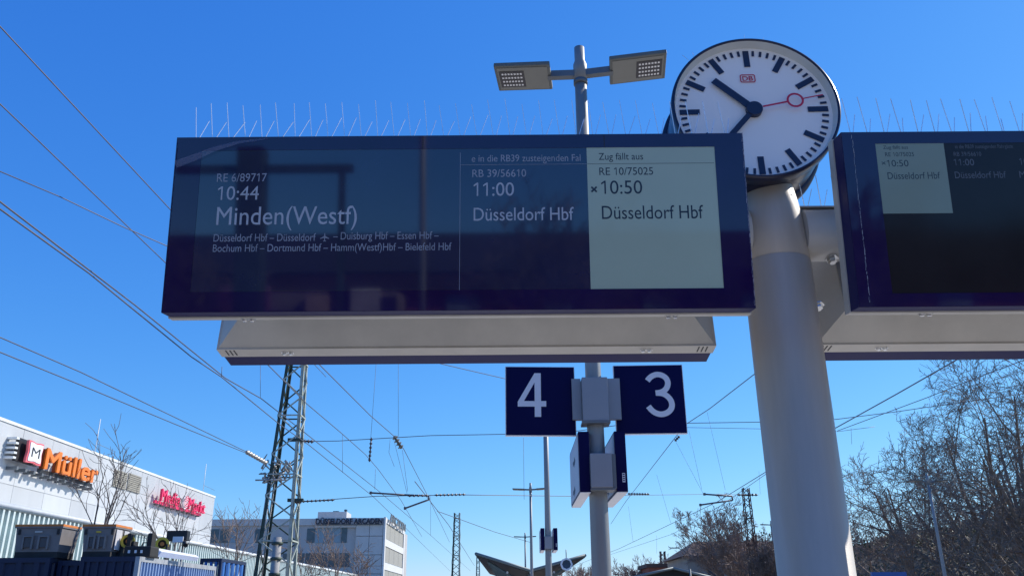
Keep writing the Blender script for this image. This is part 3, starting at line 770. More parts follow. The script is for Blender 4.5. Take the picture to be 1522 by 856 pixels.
# two feeders ending at the mast
def span(px, Y, label, r=.010, **k):
    return wire([at(a, b, Y if not isinstance(Y, (list, tuple)) else Y[i]) for i, (a, b) in enumerate(px)], label, r, n=4, **k)
span([(-40,484),(120,553),(260,620),(366,671),(395,687)], [13, 16, 20, 25, 27.4], 'upper of two feeder wires ending at the left mast', .010)
span([(-40,507),(120,572),(260,630),(366,673),(395,688)], [13, 16, 20, 25, 27.4], 'lower of two feeder wires ending at the left mast', .010)
span([(446,656),(503,655),(640,647),(752,645),(860,640),(930,630),(1128,627),(1242,623),(1330,612),(1412,600),(1700,560)], 28, 'upper cross span wire from the left mast to beyond the trees', .012, name='span_wire')
span([(440,746),(503,741),(560,737),(690,735),(850,737),(1050,734),(1128,735)], [28,28,28,28,34,52,60], 'lower cross span wire from the left mast to the brown mast', .012, name='span_wire')
span([(1018,635),(1128,637),(1245,641),(1300,634)], 30, 'second thin cross span wire right of the 3 sign', .008, name='span_wire')
# droppers
def dropper(x0, y0, x1, y1, Y, lab, r=.006):
    return wire([at(x0,y0,Y), at(x1,y1,Y)], lab, r, name='dropper_wire', n=1, group='thin hanging dropper wires')
for a in [(330,545,329,560,16,'short dropper joining the paired wires at their left'), (387,543,387,592,21,'dropper hanging to the paired wires under the board edge'),
          (559,541,551,652,27,'long dropper above the vertical insulator'), (592,541,592,648,27,'long dropper above the slanted insulator'),
          (509,645,509,702,27,'dropper between the mast and the vertical insulator'), (558,697,557,727,27.5,'short dropper below the vertical insulator'),
          (778,650,779,742,28,'dropper below the 4 sign'), (580,652,578,672,27.8,'first short dropper right of slanted insulator'), (578,672,586,693,27.8,'loose tail of the first short dropper'),
          (585,652,594,688,27.8,'middle dropper below slanted insulator'), (594,688,605,733,27.8,'tail of the middle dropper below slanted insulator'), (598,668,606,730,27.8,'faint dropper nearest the slanted wire'),
          (1051,612,1078,728,40,'dropper right of the 3 sign reaching the thick wire'), (1024,640,1043,727,40,'dropper at the right edge of the 3 sign'), (1004,655,1046,735,40,'slanted dropper from insulator below the 3 sign'),
          (976,705,997,777,45,'dropper beside the near column, left of the slanted one'), (934,752,941,805,50,'faint dropper right of the box signs'), (1128,700,1130,734,50,'dropper touching the big pole'),
          (1005,790,1005,818,60,'tiny dropper above the brown roof'), (976,795,976,822,60,'tiny dropper above the dark platform roof'), (1265,636,1266,660,30,'tiny dropper right of the big pole'),
          (640,735,640,795,40,'dropper left of slim mast')]:
    dropper(*a[:5], a[5])
# insulators
def insulator(p0, p1, lab, r=.035, m=insul, n=7):
    p0, p1 = Vector(p0), Vector(p1); d = p1-p0; L_ = d.length; d.normalize()
    t = empty('insulator', p0, lab, 'insulator', 'insulators on the overhead wires')
    MB().tube([p0, p1], r*.45, 8).build('rod', m, t)
    s = MB()
    for i in range(n):
        c_ = p0 + d*L_*(i+.5)/n; s.lathe(c_ - d*L_/n*.28, d, [(r*.4,0),(r,L_/n*.25),(r,L_/n*.35),(r*.4,L_/n*.56)], 10)
    s.build('sheds', m, t, kind='stuff'); return t
insulator(at(446,655,27.9), at(466,656,27.9), 'short dark insulator where the upper span meets the left mast', .07, n=4)
insulator(at(448,745,27.9), at(497,742.5,27.9), 'long thin insulator where the lower span leaves the left mast', .045, n=8)
insulator(at(434,746,27.9), at(448,746,27.9), 'stubby dark insulator at the foot of the lower span on the left mast', .07, n=3)
insulator(at(552,650,27), at(549,686,27), 'vertical dark insulator hanging right of the left mast', .05, n=6)
insulator(at(586,648,27), at(597,666,27), 'slanted grey-brown insulator on the wire right of the vertical one', .10, mat('insulator_tan', (.16,.15,.11), .4), n=4)
insulator(at(606,736.5,28), at(637,736,28), 'dark insulator left of the small registration arm hook', .045, n=5)
insulator(at(646,735.5,28), at(692,734.5,28), 'long dark insulator right of the small registration arm hook', .045, n=8)
insulator(at(933,733.5,40), at(965,734,40), 'long dark insulator right of the box signs', .06, n=8)
insulator(at(1096,735,58), at(1126,735,58), 'dark insulator crossing the brown mast head', .10, n=6)
insulator(at(1003,655,29), at(1010,648,29), 'small dark insulator under the lower edge of the 3 sign', .06, n=3)
insulator(at(366,671,25), at(396,688,27.2), 'pale bead insulator string at the end of the two feeders', .07, insgrey, n=8)
# registration arms
def reg_arm(pts, Y, lab, r=.028):
    P = [at(a, b, Y) for a, b in pts]
    t = empty('registration_arm', P[0], lab, 'registration arm', 'registration arms of the overhead line')
    for i in range(len(P)-1): MB().tube([P[i], P[i+1]], r, 6).build('tube', wiremat, t)
    for q in (P[0], P[-1]): MB().box(q, (r*2.6, r*2.6, r*3)).build('clamp', wiremat, t)
    return t
reg_arm([(551,732),(601,735),(637,736.5),(638,742),(602,755)], 28, 'jointed dark registration arm left of the slim mast')
reg_arm([(1047,734),(1088,737),(1089,743),(1041,750)], 48, 'jointed dark registration arm left of the brown mast', .045)

# ================================================================== SHOPPING MALL (left)
mall = empty('shopping_mall', (-41, 90, 0), 'long pale panelled shopping hall on the left with orange and red shop lettering', 'building')
MX = -41.0; ZT = atx(316, 734, MX).z - .15; YE = atx(317, 760, MX).y; ZB = 6.5; YS = 46.0
MB().bbox((-75, YS, -.9), (MX-.06, YE-.05, ZT-.05)).build('wall_core', clad[1], mall)
rows = 4; ph = (ZT-.25-ZB)/rows; ncol = 15; pw = (YE-YS)/ncol
pmesh = {}
r = random.Random(12)
for j in range(rows):
    for i in range(ncol):
        y0 = YS+i*pw; z0 = ZB+j*ph
        key = r.choice((0,0,1,1,2,3))
        o = MB().bbox((MX-.055, y0+.02, z0+.02), (MX+r.uniform(-.008,.01), y0+pw-.02, z0+ph-.02)).build('panel', clad[key], mall)
# end wall facing away from camera direction (right corner) + roof edge
MB().bbox((MX-.3, YS, ZT-.24), (MX+.08, YE+.02, ZT)).build('roof_edge', coping, mall)
for (x0,x1,y0,y1,y2,y3) in ((168,187,696,730,733,728),(190,208.5,702,736,0,0)):
    a = atx(x0, y1-4, MX+.02); b = atx(x1, y0+6, MX+.02)
    ya, yb = atx(x0, 710, MX).y, atx(x1, 715, MX).y
    zt_ = atx(x0, y0, MX).z; zb_ = atx(x0, y1-7, MX).z
    v_ = MB().bbox((MX+.03, ya, zb_), (MX+.10, yb, zt_)).build('vent_panel', vent, mall)
    for k in range(9):
        zz = zb_ + (zt_-zb_)*(k+.5)/9
        MB().bbox((MX+.101, ya+.15, zz-.05), (MX+.15, yb-.15, zz+.05)).build('louvre', vent, v_)
def wall_text(t, s, x0, yb0, x1, yb1, yt0, X, depth, m, ms, name, off=.0):
    y0, y1 = atx(x0, yb0, X).y, atx(x1, yb1, X).y
    z0 = (atx(x0, yb0, X).z + atx(x1, yb1, X).z)/2; cap = atx(x0, yt0, X).z - atx(x0, yb0, X).z
    P = lambda u, v, w: Vector((X + w, u, v))
    mb = MB(); bb_ = off*cap
    for k, (du, dv) in enumerate(((0,0),(bb_,0),(-bb_,0),(bb_*.5,bb_*.6),(-bb_*.5,-bb_*.6),(0,bb_*.9))):
        text_on(mb, s, lambda u, v, w: Vector((X + w + k*.004, u+du, v+dv)), y0, y1, z0, cap, depth, 0)
    mb.build(name, m, t, kind='stuff')
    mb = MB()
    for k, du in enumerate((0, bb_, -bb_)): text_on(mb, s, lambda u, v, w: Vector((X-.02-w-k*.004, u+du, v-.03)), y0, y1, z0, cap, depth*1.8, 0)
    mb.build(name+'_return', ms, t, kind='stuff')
    return y0, y1, z0, cap
sg = empty('shop_sign', (MX, atx(95, 690, MX).y, 10), 'big orange shop lettering with white badge standing off the mall wall', 'sign')
SX = MX+1.1
y0, y1, z0, cap = wall_text(sg, 'Müller', 63, 698, 142, 716, 667, SX, .15, orange, orangered, 'lettering', .045)
# badge
by = (atx(33, 680, SX).y + atx(61, 680, SX).y)/2; hw_ = (atx(61, 680, SX).y - atx(33, 680, SX).y)/2
zt_ = atx(47, 652, SX).z; zb_ = atx(47, 693, SX).z; bz_ = (zt_+zb_)/2; hh_ = (zt_-zb_)/2
def badge(s, x, d, m, name):
    pts = []
    for k in range(64):
        a = 2*pi*k/64; rr = (1/max(abs(cos(a)), abs(sin(a))))**.85 * (1 - .07*cos(4*a)) * .86
        pts.append((x, by + cos(a)*rr*hw_*s*1.02, bz_ + sin(a)*rr*hh_*s*1.02))
    MB().prism(pts, (d, 0, 0)).build(name, m, sg)
badge(.93, SX, .2, pink, 'badge_outline'); badge(.78, SX+.205, .06, white, 'badge_face')
m = MB(); text_on(m, 'M', lambda u, v, w: Vector((SX+.28, u, v)), by-hw_*.45, by+hw_*.45, bz_-hh_*.36, hh_*.72, 0, 0); m.build('badge_letter', black, sg)
MB().bbox((MX+.5, by-hw_*1.25, zb_+.2), (SX-.32, by+hw_*1.1, zt_-.1)).build('backing_box', black, sg)
MB().bbox((MX+.75, y0-.2, z0-.35), (SX-.32, y1+.1, z0-.02)).build('carrier_rail', black, sg)
n_b = 11
for k in range(n_b):
    yy = (by-hw_) + (y1-by+hw_)*k/(n_b-1)
    MB().bbox((MX+.01, yy-.13, z0-.62), (MX+.9, yy+.13, z0-.36)).build('bracket', galvdark, sg)
for k in range(5):
    zz = zb_ + .4 + k*(zt_-zb_-.6)/4
    MB().bbox((MX+.01, by-hw_*1.55, zz-.08), (MX+.8, by-hw_*1.26, zz+.08)).build('bracket', coping, sg)
sg2 = empty('shop_sign', (MX, atx(270, 745, MX).y, 8), 'red shop lettering at the far end of the mall wall', 'sign')
SX2 = MX+.9
y0, y1, z0, cap = wall_text(sg2, 'Media    Markt', 238, 748.5, 304, 758.5, 730, SX2, .08, mmred, mmred, 'lettering', .015)
cy_ = (y0 + (y1-y0)*.53)
m = MB()
for k in range(3):
    m.lathe((SX2+.16, cy_, z0+cap*.5), (1,0,0), [(cap*(.16+.17*k), 0), (cap*(.23+.17*k), 0), (cap*(.23+.17*k), .03)], 24)
m.build('spiral_mark', mmred, sg2)
MB().lathe((SX2-.05, cy_, z0+cap*.5), (1,0,0), [(0,.06),(cap*.62,.06),(cap*.62,-.1)], 24).build('spiral_backing', white, sg2)
MB().bbox((SX2-.6, y0-.5, z0-.3), (SX2-.35, y1, z0)).build('carrier_rail', mmred, sg2)
for k in range(9):
    yy = y0+.5 + (y1-y0-1)*k/8
    MB().bbox((MX+.01, yy-.1, z0-.45), (SX2-.4, yy+.1, z0-.25)).build('bracket', galvdark, sg2)
# roof antennas
for (x_, yt, yb_) in ((141, 619, 690), (136, 619, 690), (304, 688, 736)):
    if x_ == 136: continue
    a = atx(x_-3, yb_, MX-1.5); b = atx(x_, yt, MX-1.5)
    tt = empty('roof_antenna', (MX-1.5, a.y, ZT-.3), 'thin white rod antenna on the mall roof above the %s lettering' % ('orange' if x_ < 200 else 'red'), 'antenna', 'roof antennas')
    MB().tube([(MX-1.5, a.y, ZT-.6), (MX-1.5, a.y, b.z)], .045, 6).build('rod', coping, tt)
    MB().tube([(MX-1.5, a.y, ZT+1.4), (MX-1.5, a.y+4.5, ZT+1.3)], .022, 4).build('side_rod', galvdark, tt)
# low glazed wing in front
wing = empty('glazed_wing', (-33, 100, 0), 'low pale green finned glass wing with white roof pipe in front of the mall', 'building')
LX = -33.0; LZ = atx(200, 789, LX).z; LYE = atx(531, 852, LX).y
MB().bbox((-41.1, 40, -.9), (LX-.35, LYE, LZ-.25)).build('wall_core', fingl, wing)
MB().tube([(LX-.1, 40, LZ), (LX-.1, LYE+.2, LZ)], .20, 12).build('roof_pipe', coping, wing)
MB().bbox((-41.0, 40, LZ-.22), (LX-.3, LYE, LZ-.1)).build('roof_deck', coping, wing)
m = MB(); cnt = 0; yy = 52.0; shared = None
while yy < LYE:
    if cnt < 170:
        if shared is None:
            shared = MB().bbox((LX-.349, yy, .1), (LX-.05, yy+.22, LZ-.24)).build('fin', finwh, wing); y_first = yy
        else:
            o = shared.copy(); COL.objects.link(o); o.location.y = shared.location.y + (yy-y_first)
    else: m.bbox((LX-.349, yy, .1), (LX-.05, yy+.22, LZ-.24))
    cnt += 1; yy += .62
if m.v: m.build('fin_row', finwh, wing, kind='stuff')
MB().bbox((LX-.345, 52, 3.9), (LX-.20, LYE, 4.1)).build('transom', finwh, wing)

# ================================================================== ARCADEN BUILDING
arc = empty('office_block', (-45, 215, 0), 'grey flat-roofed block with dark Düsseldorf Arcaden lettering and pale lit end wall', 'building')
AY = 205.0; a0 = at(300, 773, AY); a1 = at(573, 769, AY); ztp = a1.z; AX1 = a1.x; AY2 = atx(601, 785, AX1).y
xs = at(470, 770, AY).x
MB().bbox((a0.x-14, AY, -.9), (AX1-.3, AY2+10, ztp-.4)).build('wall_core', arcwall, arc)
MB().bbox((a0.x-14, AY-.4, ztp-1.6), (xs-.1, AY+.3, ztp-.1)).build('parapet', arcpan, arc)
xt = at(529, 800, AY).x
MB().bbox((xs, AY-.6, ztp-2.2), (xt-.05, AY+.3, ztp)).build('parapet', arcpan, arc)
# stone panels of the right part
for i in range(2):
    for j in range(4):
        zz = ztp - 4.2*(j+1); ww = (AX1-.35-xt)/2
        MB().bbox((xt+ww*i+.05, AY-.7, zz+.06), (xt+ww*(i+1)-.05, AY-.02, zz+4.2-.06)).build('panel', arcpan, arc)
# end wall: pale frame and blinds
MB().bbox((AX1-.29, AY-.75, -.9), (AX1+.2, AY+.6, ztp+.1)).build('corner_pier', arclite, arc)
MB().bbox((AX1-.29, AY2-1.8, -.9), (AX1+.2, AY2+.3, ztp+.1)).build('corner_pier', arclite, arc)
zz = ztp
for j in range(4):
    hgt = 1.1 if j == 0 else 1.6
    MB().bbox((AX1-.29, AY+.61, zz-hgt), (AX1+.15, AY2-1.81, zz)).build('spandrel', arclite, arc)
    zz -= hgt
    n_w = 4; ln = (AY2-1.85-AY-.65)/n_w
    for k in range(n_w):
        f_ = MB().bbox((AX1-.28, AY+.65+ln*k, zz-3.6), (AX1-.06, AY+.65+ln*(k+1)-.15, zz-.03)).build('window', winglass, arc)
        MB().bbox((AX1-.055, AY+.7+ln*k, zz-3.5), (AX1-.02, AY+.65+ln*(k+1)-.2, zz-.1)).build('blind', arcblind, f_)
    zz -= 3.65
def winrow(x0, x1, ytop, ybot, n, m=winblue, dark=True):
    pa, pb = at(x0, ytop, AY), at(x1, ybot, AY); w = (pb.x-pa.x)/n
    for k in range(n):
        f_ = MB().bbox((pa.x+w*k+.15, AY-.12, pb.z), (pa.x+w*(k+1)-.15, AY-.02, pa.z)).build('window', m, arc)
winrow(312, 340, 786, 806, 2, winglass); winrow(341, 352, 787, 806, 1, winblue); winrow(379, 391, 786, 806, 1, winglass)
winrow(456, 468, 785, 806, 1, winglass); winrow(469, 506, 784, 806, 2, winblue); winrow(507, 516, 784, 806, 1, winglass); winrow(320, 372, 822, 842, 4, winglass)
winrow(420, 520, 822, 842, 6, winglass)
# rooftop plant
pa, pb = at(474, 761, AY+6), at(516, 770, AY+6)
MB().bbox((pa.x, AY+5, ztp-.5), (pb.x, AY+11, pa.z)).build('roof_plant', arcpan, arc)
pa = at(495, 759, AY+6); MB().bbox((pa.x, AY+6, pa.z-1.2), (pa.x+1.4, AY+7, pa.z)).build('vent_box', winglass, arc)
pa = at(514, 757, AY+6); MB().tube([(pa.x, AY+6, ztp-.3), (pa.x, AY+6, pa.z-.4)], .08, 6).lathe((pa.x, AY+6, pa.z-.5), (0,0,1), [(0,0),(.4,.1),(.4,.5),(0,.6)], 10).build('beacon', winglass, arc)
s4 = empty('roof_lettering', (at(520, 775, AY).x, AY-1, ztp-2), 'dark DÜSSELDORF ARCADEN letters along the grey roof edge', 'sign')
q0, q1 = at(469.5, 778.5, AY-1.2), at(568.5, 777.5, AY-1.2); zt_ = at(520, 770.5, AY-1.2).z
m = MB(); text_on(m, 'DÜSSELDORF ARCADEN', lambda u, v, w: Vector((u, AY-1.2-w, v)), q0.x, q1.x, (q0.z+q1.z)/2, zt_-q0.z, .3, .03)
m.build('letters', mat('letter_dark', (.012,.014,.03), .5), s4)
MB().bbox((q0.x, AY-.9, q0.z-.25), (q1.x, AY-.76, q0.z-.05)).build('carrier_rail', galvdark, s4)
s5 = empty('roof_lettering', (AX1+.6, (AY+AY2)/2, ztp-1), 'small grey letters on the sunlit end wall roof edge', 'sign')
m = MB(); text_on(m, 'ARCADEN', lambda u, v, w: Vector((AX1+.7+w, u, v)), AY+2, AY2-4, ztp-.5, 1.7, .2, .03); m.build('letters', galvdark, s5)

# ================================================================== YARD CONTAINERS AND GEAR (left)
CY = 24.0
def container(x0, x1, y0, y1, z1, lab, m, ribs_front=6, ribs_side=14, z0=0.0, fm=None, open_top=False, endm=None):
    t = empty('site_container', ((x0+x1)/2, (y0+y1)/2, z0), lab, 'container', 'containers parked in the yard')
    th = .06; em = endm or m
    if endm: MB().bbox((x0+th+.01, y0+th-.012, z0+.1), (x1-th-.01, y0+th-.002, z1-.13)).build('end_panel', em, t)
    MB().bbox((x0+th, y0+th, z0+.1), (x1-th, y1-th, z1-(.9 if open_top else .12))).build('body', m, t)
    fm = fm or m
    q = .12
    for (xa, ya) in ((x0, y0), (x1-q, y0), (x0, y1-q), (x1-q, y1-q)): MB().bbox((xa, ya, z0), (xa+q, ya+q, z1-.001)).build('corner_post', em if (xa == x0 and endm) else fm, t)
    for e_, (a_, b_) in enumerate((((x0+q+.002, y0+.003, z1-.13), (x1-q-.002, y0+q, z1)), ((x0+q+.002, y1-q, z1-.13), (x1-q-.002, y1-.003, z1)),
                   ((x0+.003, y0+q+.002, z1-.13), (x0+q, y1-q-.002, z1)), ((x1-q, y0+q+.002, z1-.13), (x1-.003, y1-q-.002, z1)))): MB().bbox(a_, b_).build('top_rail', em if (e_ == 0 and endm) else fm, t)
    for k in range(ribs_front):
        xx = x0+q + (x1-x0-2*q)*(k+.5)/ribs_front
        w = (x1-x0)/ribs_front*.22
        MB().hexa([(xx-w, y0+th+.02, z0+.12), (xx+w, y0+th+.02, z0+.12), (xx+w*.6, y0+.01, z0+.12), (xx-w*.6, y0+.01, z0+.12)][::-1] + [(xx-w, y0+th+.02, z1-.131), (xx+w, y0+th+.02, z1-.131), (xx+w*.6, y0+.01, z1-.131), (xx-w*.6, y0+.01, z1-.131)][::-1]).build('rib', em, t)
    for k in range(ribs_side):
        yy = y0+q + (y1-y0-2*q)*(k+.5)/ribs_side; w = (y1-y0)/ribs_side*.26
        MB().hexa([(x1-th-.02, yy-w, z0+.12), (x1-.01, yy-w*.6, z0+.12), (x1-.01, yy+w*.6, z0+.12), (x1-th-.02, yy+w, z0+.12)] + [(x1-th-.02, yy-w, z1-.131), (x1-.01, yy-w*.6, z1-.131), (x1-.01, yy+w*.6, z1-.131), (x1-th-.02, yy+w, z1-.131)]).build('rib', m, t)
    return t
ZC = at(60, 828, CY).z
X = lambda px, Y=CY, py=835: at(px, py, Y).x
container(X(-70), X(74), CY, CY+6, ZC, 'dark navy container at the far left under the left grey bin', contnavy, 5, 10, fm=contnavy)
container(X(76.5), X(117), CY+.35, CY+6, ZC-.07, 'narrow shaded navy container between the two bins', contnavy, 2, 8)
y2 = atx(322, 840, X(207)).y
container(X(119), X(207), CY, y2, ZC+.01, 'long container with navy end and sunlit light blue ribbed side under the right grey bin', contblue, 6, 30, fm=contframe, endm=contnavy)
pc = at(330, 829, 35); pc2 = at(297, 835, 35)
container(pc2.x, pc.x, 35, atx(366, 838, pc.x).y, pc.z, 'bright blue open container right of the light blue one', contbrt, 3, 5, fm=contnavy, open_top=True)
def bin_(xl, xr, xb0, yt, lab, endw):
    # plastic folding bin with rim, pockets and runners
    z1 = at(xl, yt, CY).z; a, b = X(xl, CY, 800), X(xr, CY, 800); z0 = ZC+.16; d = 1.0; y0 = CY+.15
    t = empty('pallet_bin', ((a+b)/2, y0+d/2, ZC), lab, 'bin', 'grey pallet bins on the containers')
    s = .05
    MB().hexa([(a+s,y0+s,z0),(b-s,y0+s,z0),(b-s,y0+d-s,z0),(a+s,y0+d-s,z0),(a,y0,z1-.07),(b,y0,z1-.07),(b,y0+d,z1-.07),(a,y0+d,z1-.07)]).build('body', crate, t)
    MB().bbox((a-.03,y0-.03,z1-.068),(b+.03,y0+d+.03,z1-.03)).build('rim', crate, t)
    MB().bbox((a-.035,y0-.035,z1-.028),(b+.035,y0+d+.035,z1+.03)).build('lid', craterim, t)
    w = b-a; h = z1-z0
    for fx in (.18, .52):
        m = MB()
        m.bbox((a+w*fx, y0-.035, z0+h*.1), (a+w*fx+.05, y0+.04, z0+h*.62)); m.bbox((a+w*fx+w*.2, y0-.035, z0+h*.1), (a+w*fx+w*.2+.05, y0+.04, z0+h*.62)); m.bbox((a+w*fx+.052, y0-.034, z0+h*.56), (a+w*fx+w*.2-.002, y0+.04, z0+h*.62))
        m.build('rib_frame', crate, t)
        MB().bbox((a+w*fx+.06, y0-.012, z0+.12), (a+w*fx+w*.2-.01, y0+.03, z0+h*.54)).build('pocket', mat('pocket_grey', (.09,.085,.085), .6), t)
    for fx in (.06, .9): MB().bbox((a+w*fx, y0-.02, z1-.24), (a+w*fx+.06, y0+.02, z1-.1)).build('latch', pallet, t)
    MB().bbox((a+w*.42, y0-.012, z1-.19), (a+w*.58, y0-.001, z1-.15)).build('badge', palewood if endw else yellow, t)
    MB().bbox((a+.05, y0+.05, ZC+.001), (b-.05, y0+d-.05, z0-.001)).build('runner', pallet, t)
    if not endw:
        MB().bbox((b+.004, y0+.1, z0+.05), (b+.02, y0+d*.45, z1-.1)).build('side_panel', cratewh, t); MB().bbox((b+.004, y0+d*.6, z0+.05), (b+.02, y0+d-.1, z1-.1)).build('side_panel', cratewh, t)
    return t
bin_(17, 86, 0, 780, 'left of the two dark grey pallet bins with orange lid', True)
bin_(118, 165, 0, 780, 'right of the two dark grey pallet bins, with white end panel', False)
# pallets under the bins
for xl, xr in ((12, 82), (112, 172)):
    m = MB(); 
# stack of pale boards between the bins
t = empty('board_stack', (X(101), CY+1.4, ZC), 'stack of pale boards standing between the two grey bins', 'boards')
z1 = at(100, 791, CY+1.6).z
for k in range(4):
    h = (z1-ZC+.05)/4
    MB().bbox((X(84), CY+1.5+.02*(k % 2), ZC-.05+k*h+.012), (X(119), CY+2.3, ZC-.05+(k+1)*h)).build('board', palewood, t)
# hose reels and machinery on top of the right containers
def reel(px, py, Y, lab, rr=.2):
    c_ = at(px, py, Y); t = empty('hose_reel', (c_.x, Y, ZC), lab, 'hose reel', 'yellow hose reels')
    MB().lathe(c_, (.3,-1,0), [(rr*.62,0),(rr,0),(rr,.05),(rr*.62,.05),(rr*.62,0)], 24).build('rim', yellow, t)
    MB().lathe(c_+Vector((0,.06,0)), (.3,-1,0), [(0,-.14),(rr*.85,-.14),(rr*.85,0),(0,0)], 20).build('drum', rubber, t)
    MB().lathe(c_, (.3,-1,0), [(0,.03),(rr*.3,.03),(rr*.3,0)], 14).build('hub', craterim, t)
    for e in (-.2, .15): MB().bbox((c_.x+e, Y-.05, ZC+.02), (c_.x+e+.05, Y+.25, c_.z)).build('stand', rubber, t)
reel(190, 804, CY+.6, 'yellow hose reel right beside the right grey bin', .19)
reel(241, 808, CY+5.2, 'second yellow hose reel above the white plank', .22)
t = empty('machine', (X(190), CY+.6, ZC), 'dark low machine under the first yellow reel on the navy container', 'machine')
MB().bev((X(192), CY+.7, ZC+.16), (.75, .6, .30), .04).build('body', rubber, t)
MB().bev((X(205), CY+.7, ZC+.42), (.14, .3, .5), .03).build('engine_column', rubber, t)
MB().bev((X(175), CY+.6, ZC+.36), (.12, .25, .6), .03).build('engine_column', rubber, t)
for xx in (180, 190, 199): MB().bbox((X(xx)-.03, CY+.38, ZC+.12), (X(xx)+.03, CY+.399, ZC+.2)).build('cap', white, t)
t = empty('machine', (X(221), CY+3.9, ZC), 'low black machine with bent handle left of the second yellow reel', 'machine')
MB().bev((X(219, CY+4), CY+4, ZC+.25), (.55, .5, .35), .05).build('body', rubber, t)
hp = [at(a, b, CY+3.9) for a, b in ((206,822),(213,806),(221,806),(226,815))]
MB().tube(hp, .025, 6).build('handle', rubber, t)
a, b = at(230, 818, CY+3.4), at(294, 829, CY+5.8)
t = empty('white_plank', (a+b)/2, 'white painted plank lying across the light blue container', 'plank')
MB().tube([(a.x, a.y, a.z-.05), (a.x+.1, a.y, a.z-.05), (b.x-.05, b.y, b.z), (b.x, b.y, b.z)], [.11,.13,.10,.08], 4, smooth=False).build('beam', white, t)
# dark signal box on a post in front of the mall
c_ = at(265, 796, 40); t = empty('signal_head', (c_.x, 40, 0), 'dark signal head on a thin post in front of the second small tree', 'signal')
MB().tube([(c_.x+.2, 40.2, 0), (c_.x+.2, 40.2, c_.z)], .06, 8).build('post', galvdark, t)
MB().bev((c_.x, 40, c_.z), (.95, .4, .45), .03).build('head', black, t)
MB().bbox((c_.x-.12, 39.7, c_.z-.3), (c_.x+.35, 39.79, c_.z-.05)).build('plate', white, t)
MB().tube([(c_.x+.3, 39.9, c_.z-.2), (c_.x+.55, 39.6, c_.z-.45)], .1, 8).build('hood', black, t)

# ================================================================== FAR STATION CANOPY
can = empty('winged_canopy', (1.2, 60, 0), 'distant butterfly canopy roof with upturned wing tips over the platform', 'canopy')
Yc = 60.0; tl_ = at(707.5, 822, Yc); tm = at(789, 847, Yc); tr_ = at(869.5, 824.5, Yc); Yb = Yc+34
def wing_mesh(tip, mid, m, name, th=.16, up=0.0, y0=None, y1=None, k=0):
    y0 = y0 or Yc; y1 = y1 or Yb; s = (mid.x-tip.x)
    skew = 5.0
    p = [(tip.x, y0, tip.z+up), (mid.x-(.06 if s > 0 else -.06), y0, mid.z+up), (mid.x-(.06 if s > 0 else -.06), y1, mid.z+up), (tip.x, y1, tip.z+up)]
    return MB().hexa([(a, b, c_-th) for a, b, c_ in p] + p).build(name, m, can)
wing_mesh(tl_, tm, canopyu, 'roof_wing'); wing_mesh(tr_, tm, canopyu, 'roof_wing')
for tip in (tl_, tr_):
    MB().tube([(tip.x, Yc-.08, tip.z-.02), (tm.x, Yc-.08, tm.z-.02)], .10, 8).build('front_edge', canopye, can)
    MB().tube([(tip.x, Yc-.08, tip.z-.02), (tip.x, Yb, tip.z-.02)], .10, 8).build('side_edge', canopye, can)
MB().tube([(tm.x, Yc+1, tm.z-.35), (tm.x, Yb, tm.z-.35)], .22, 10).build('ridge_beam', galvdark, can)
for i in range(9):
    yy = Yc+1.2+i*3.8
    for tip in (tl_, tr_):
        MB().tube([(tm.x, yy, tm.z-1.1), (tip.x*.8+tm.x*.2, yy, tip.z*.8+tm.z*.2-.25)], .09, 6).build('rib_arm', canopye, can)
    MB().tube([(tm.x, yy, 0), (tm.x, yy, tm.z-.2)], .14, 10).build('column', galvdark, can)
for sx_ in (-1, 1):
    MB().tube([(tm.x+sx_*1.6, Yc+.6, tm.z-.1), (tm.x+sx_*1.6, Yb, tm.z-.1)], .08, 6).build('purlin', arclite, can)
    MB().bbox((tm.x+sx_*1.2-.6, Yc+.5, tm.z-.75), (tm.x+sx_*1.2+.6, Yc+.7, tm.z-.45)).build('light_box', arclite, can)
cc = at(842, 838, Yc-.6)
ck = empty('hanging_clock', cc, 'small white ringed clock hanging under the right canopy wing', 'clock')
MB().lathe(cc, (0,1,0), [(.30,-.06),(.42,-.06),(.42,.2),(.30,.2),(.30,-.06)], 8).build('ring', white, ck)
MB().lathe(cc, (0,1,0), [(0,0),(.31,0)], 8).build('dial', winglass, ck)
MB().tube([cc+Vector((0,.1,.4)), cc+Vector((0,.1,.95))], .03, 6).build('rod', galvdark, ck)

# ================================================================== NEIGHBOUR ROOF, HOUSE, HILL (right)
rp = empty('platform_roof', (13, 52, 0), 'black shallow gable platform roof at the bottom edge right of the near column', 'canopy')
ap = at(1000, 843, 50); lf = at(938, 857, 50); rt = at(1062, 858, 50)
for (e_) in (lf, rt):
    MB().hexa([(ap.x, 50, ap.z-.12), (e_.x, 50, e_.z-.12), (e_.x, 95, e_.z-.12), (ap.x, 95, ap.z-.12), (ap.x, 50, ap.z), (e_.x, 50, e_.z), (e_.x, 95, e_.z), (ap.x, 95, ap.z)]).build('roof_slope', dkroof, rp)
    MB().tube([(ap.x, 49.9, ap.z-.03), (e_.x, 49.9, e_.z-.03)], .07, 6).build('verge', canopye, rp)
MB().prism([(ap.x, 50.3, ap.z-.13), (lf.x+.1, 50.3, lf.z-.13), (rt.x-.1, 50.3, rt.z-.13)], (0, .2, 0)).build('gable', dkroof, rp)
for i in range(6): MB().tube([(ap.x, 50.8+i*8, 0), (ap.x, 50.8+i*8, ap.z-.2)], .12, 8).build('column', galvdark, rp)
pb_ = at(1026, 845, 49.5); MB().tube([(pb_.x, 49.6, 0), (pb_.x, 49.6, pb_.z)], .05, 8).build('post', canopye, rp)
hs_ = empty('house', (22, 100, 0), 'old house with brown tiled roof behind the bare tree left of the big pole', 'house')
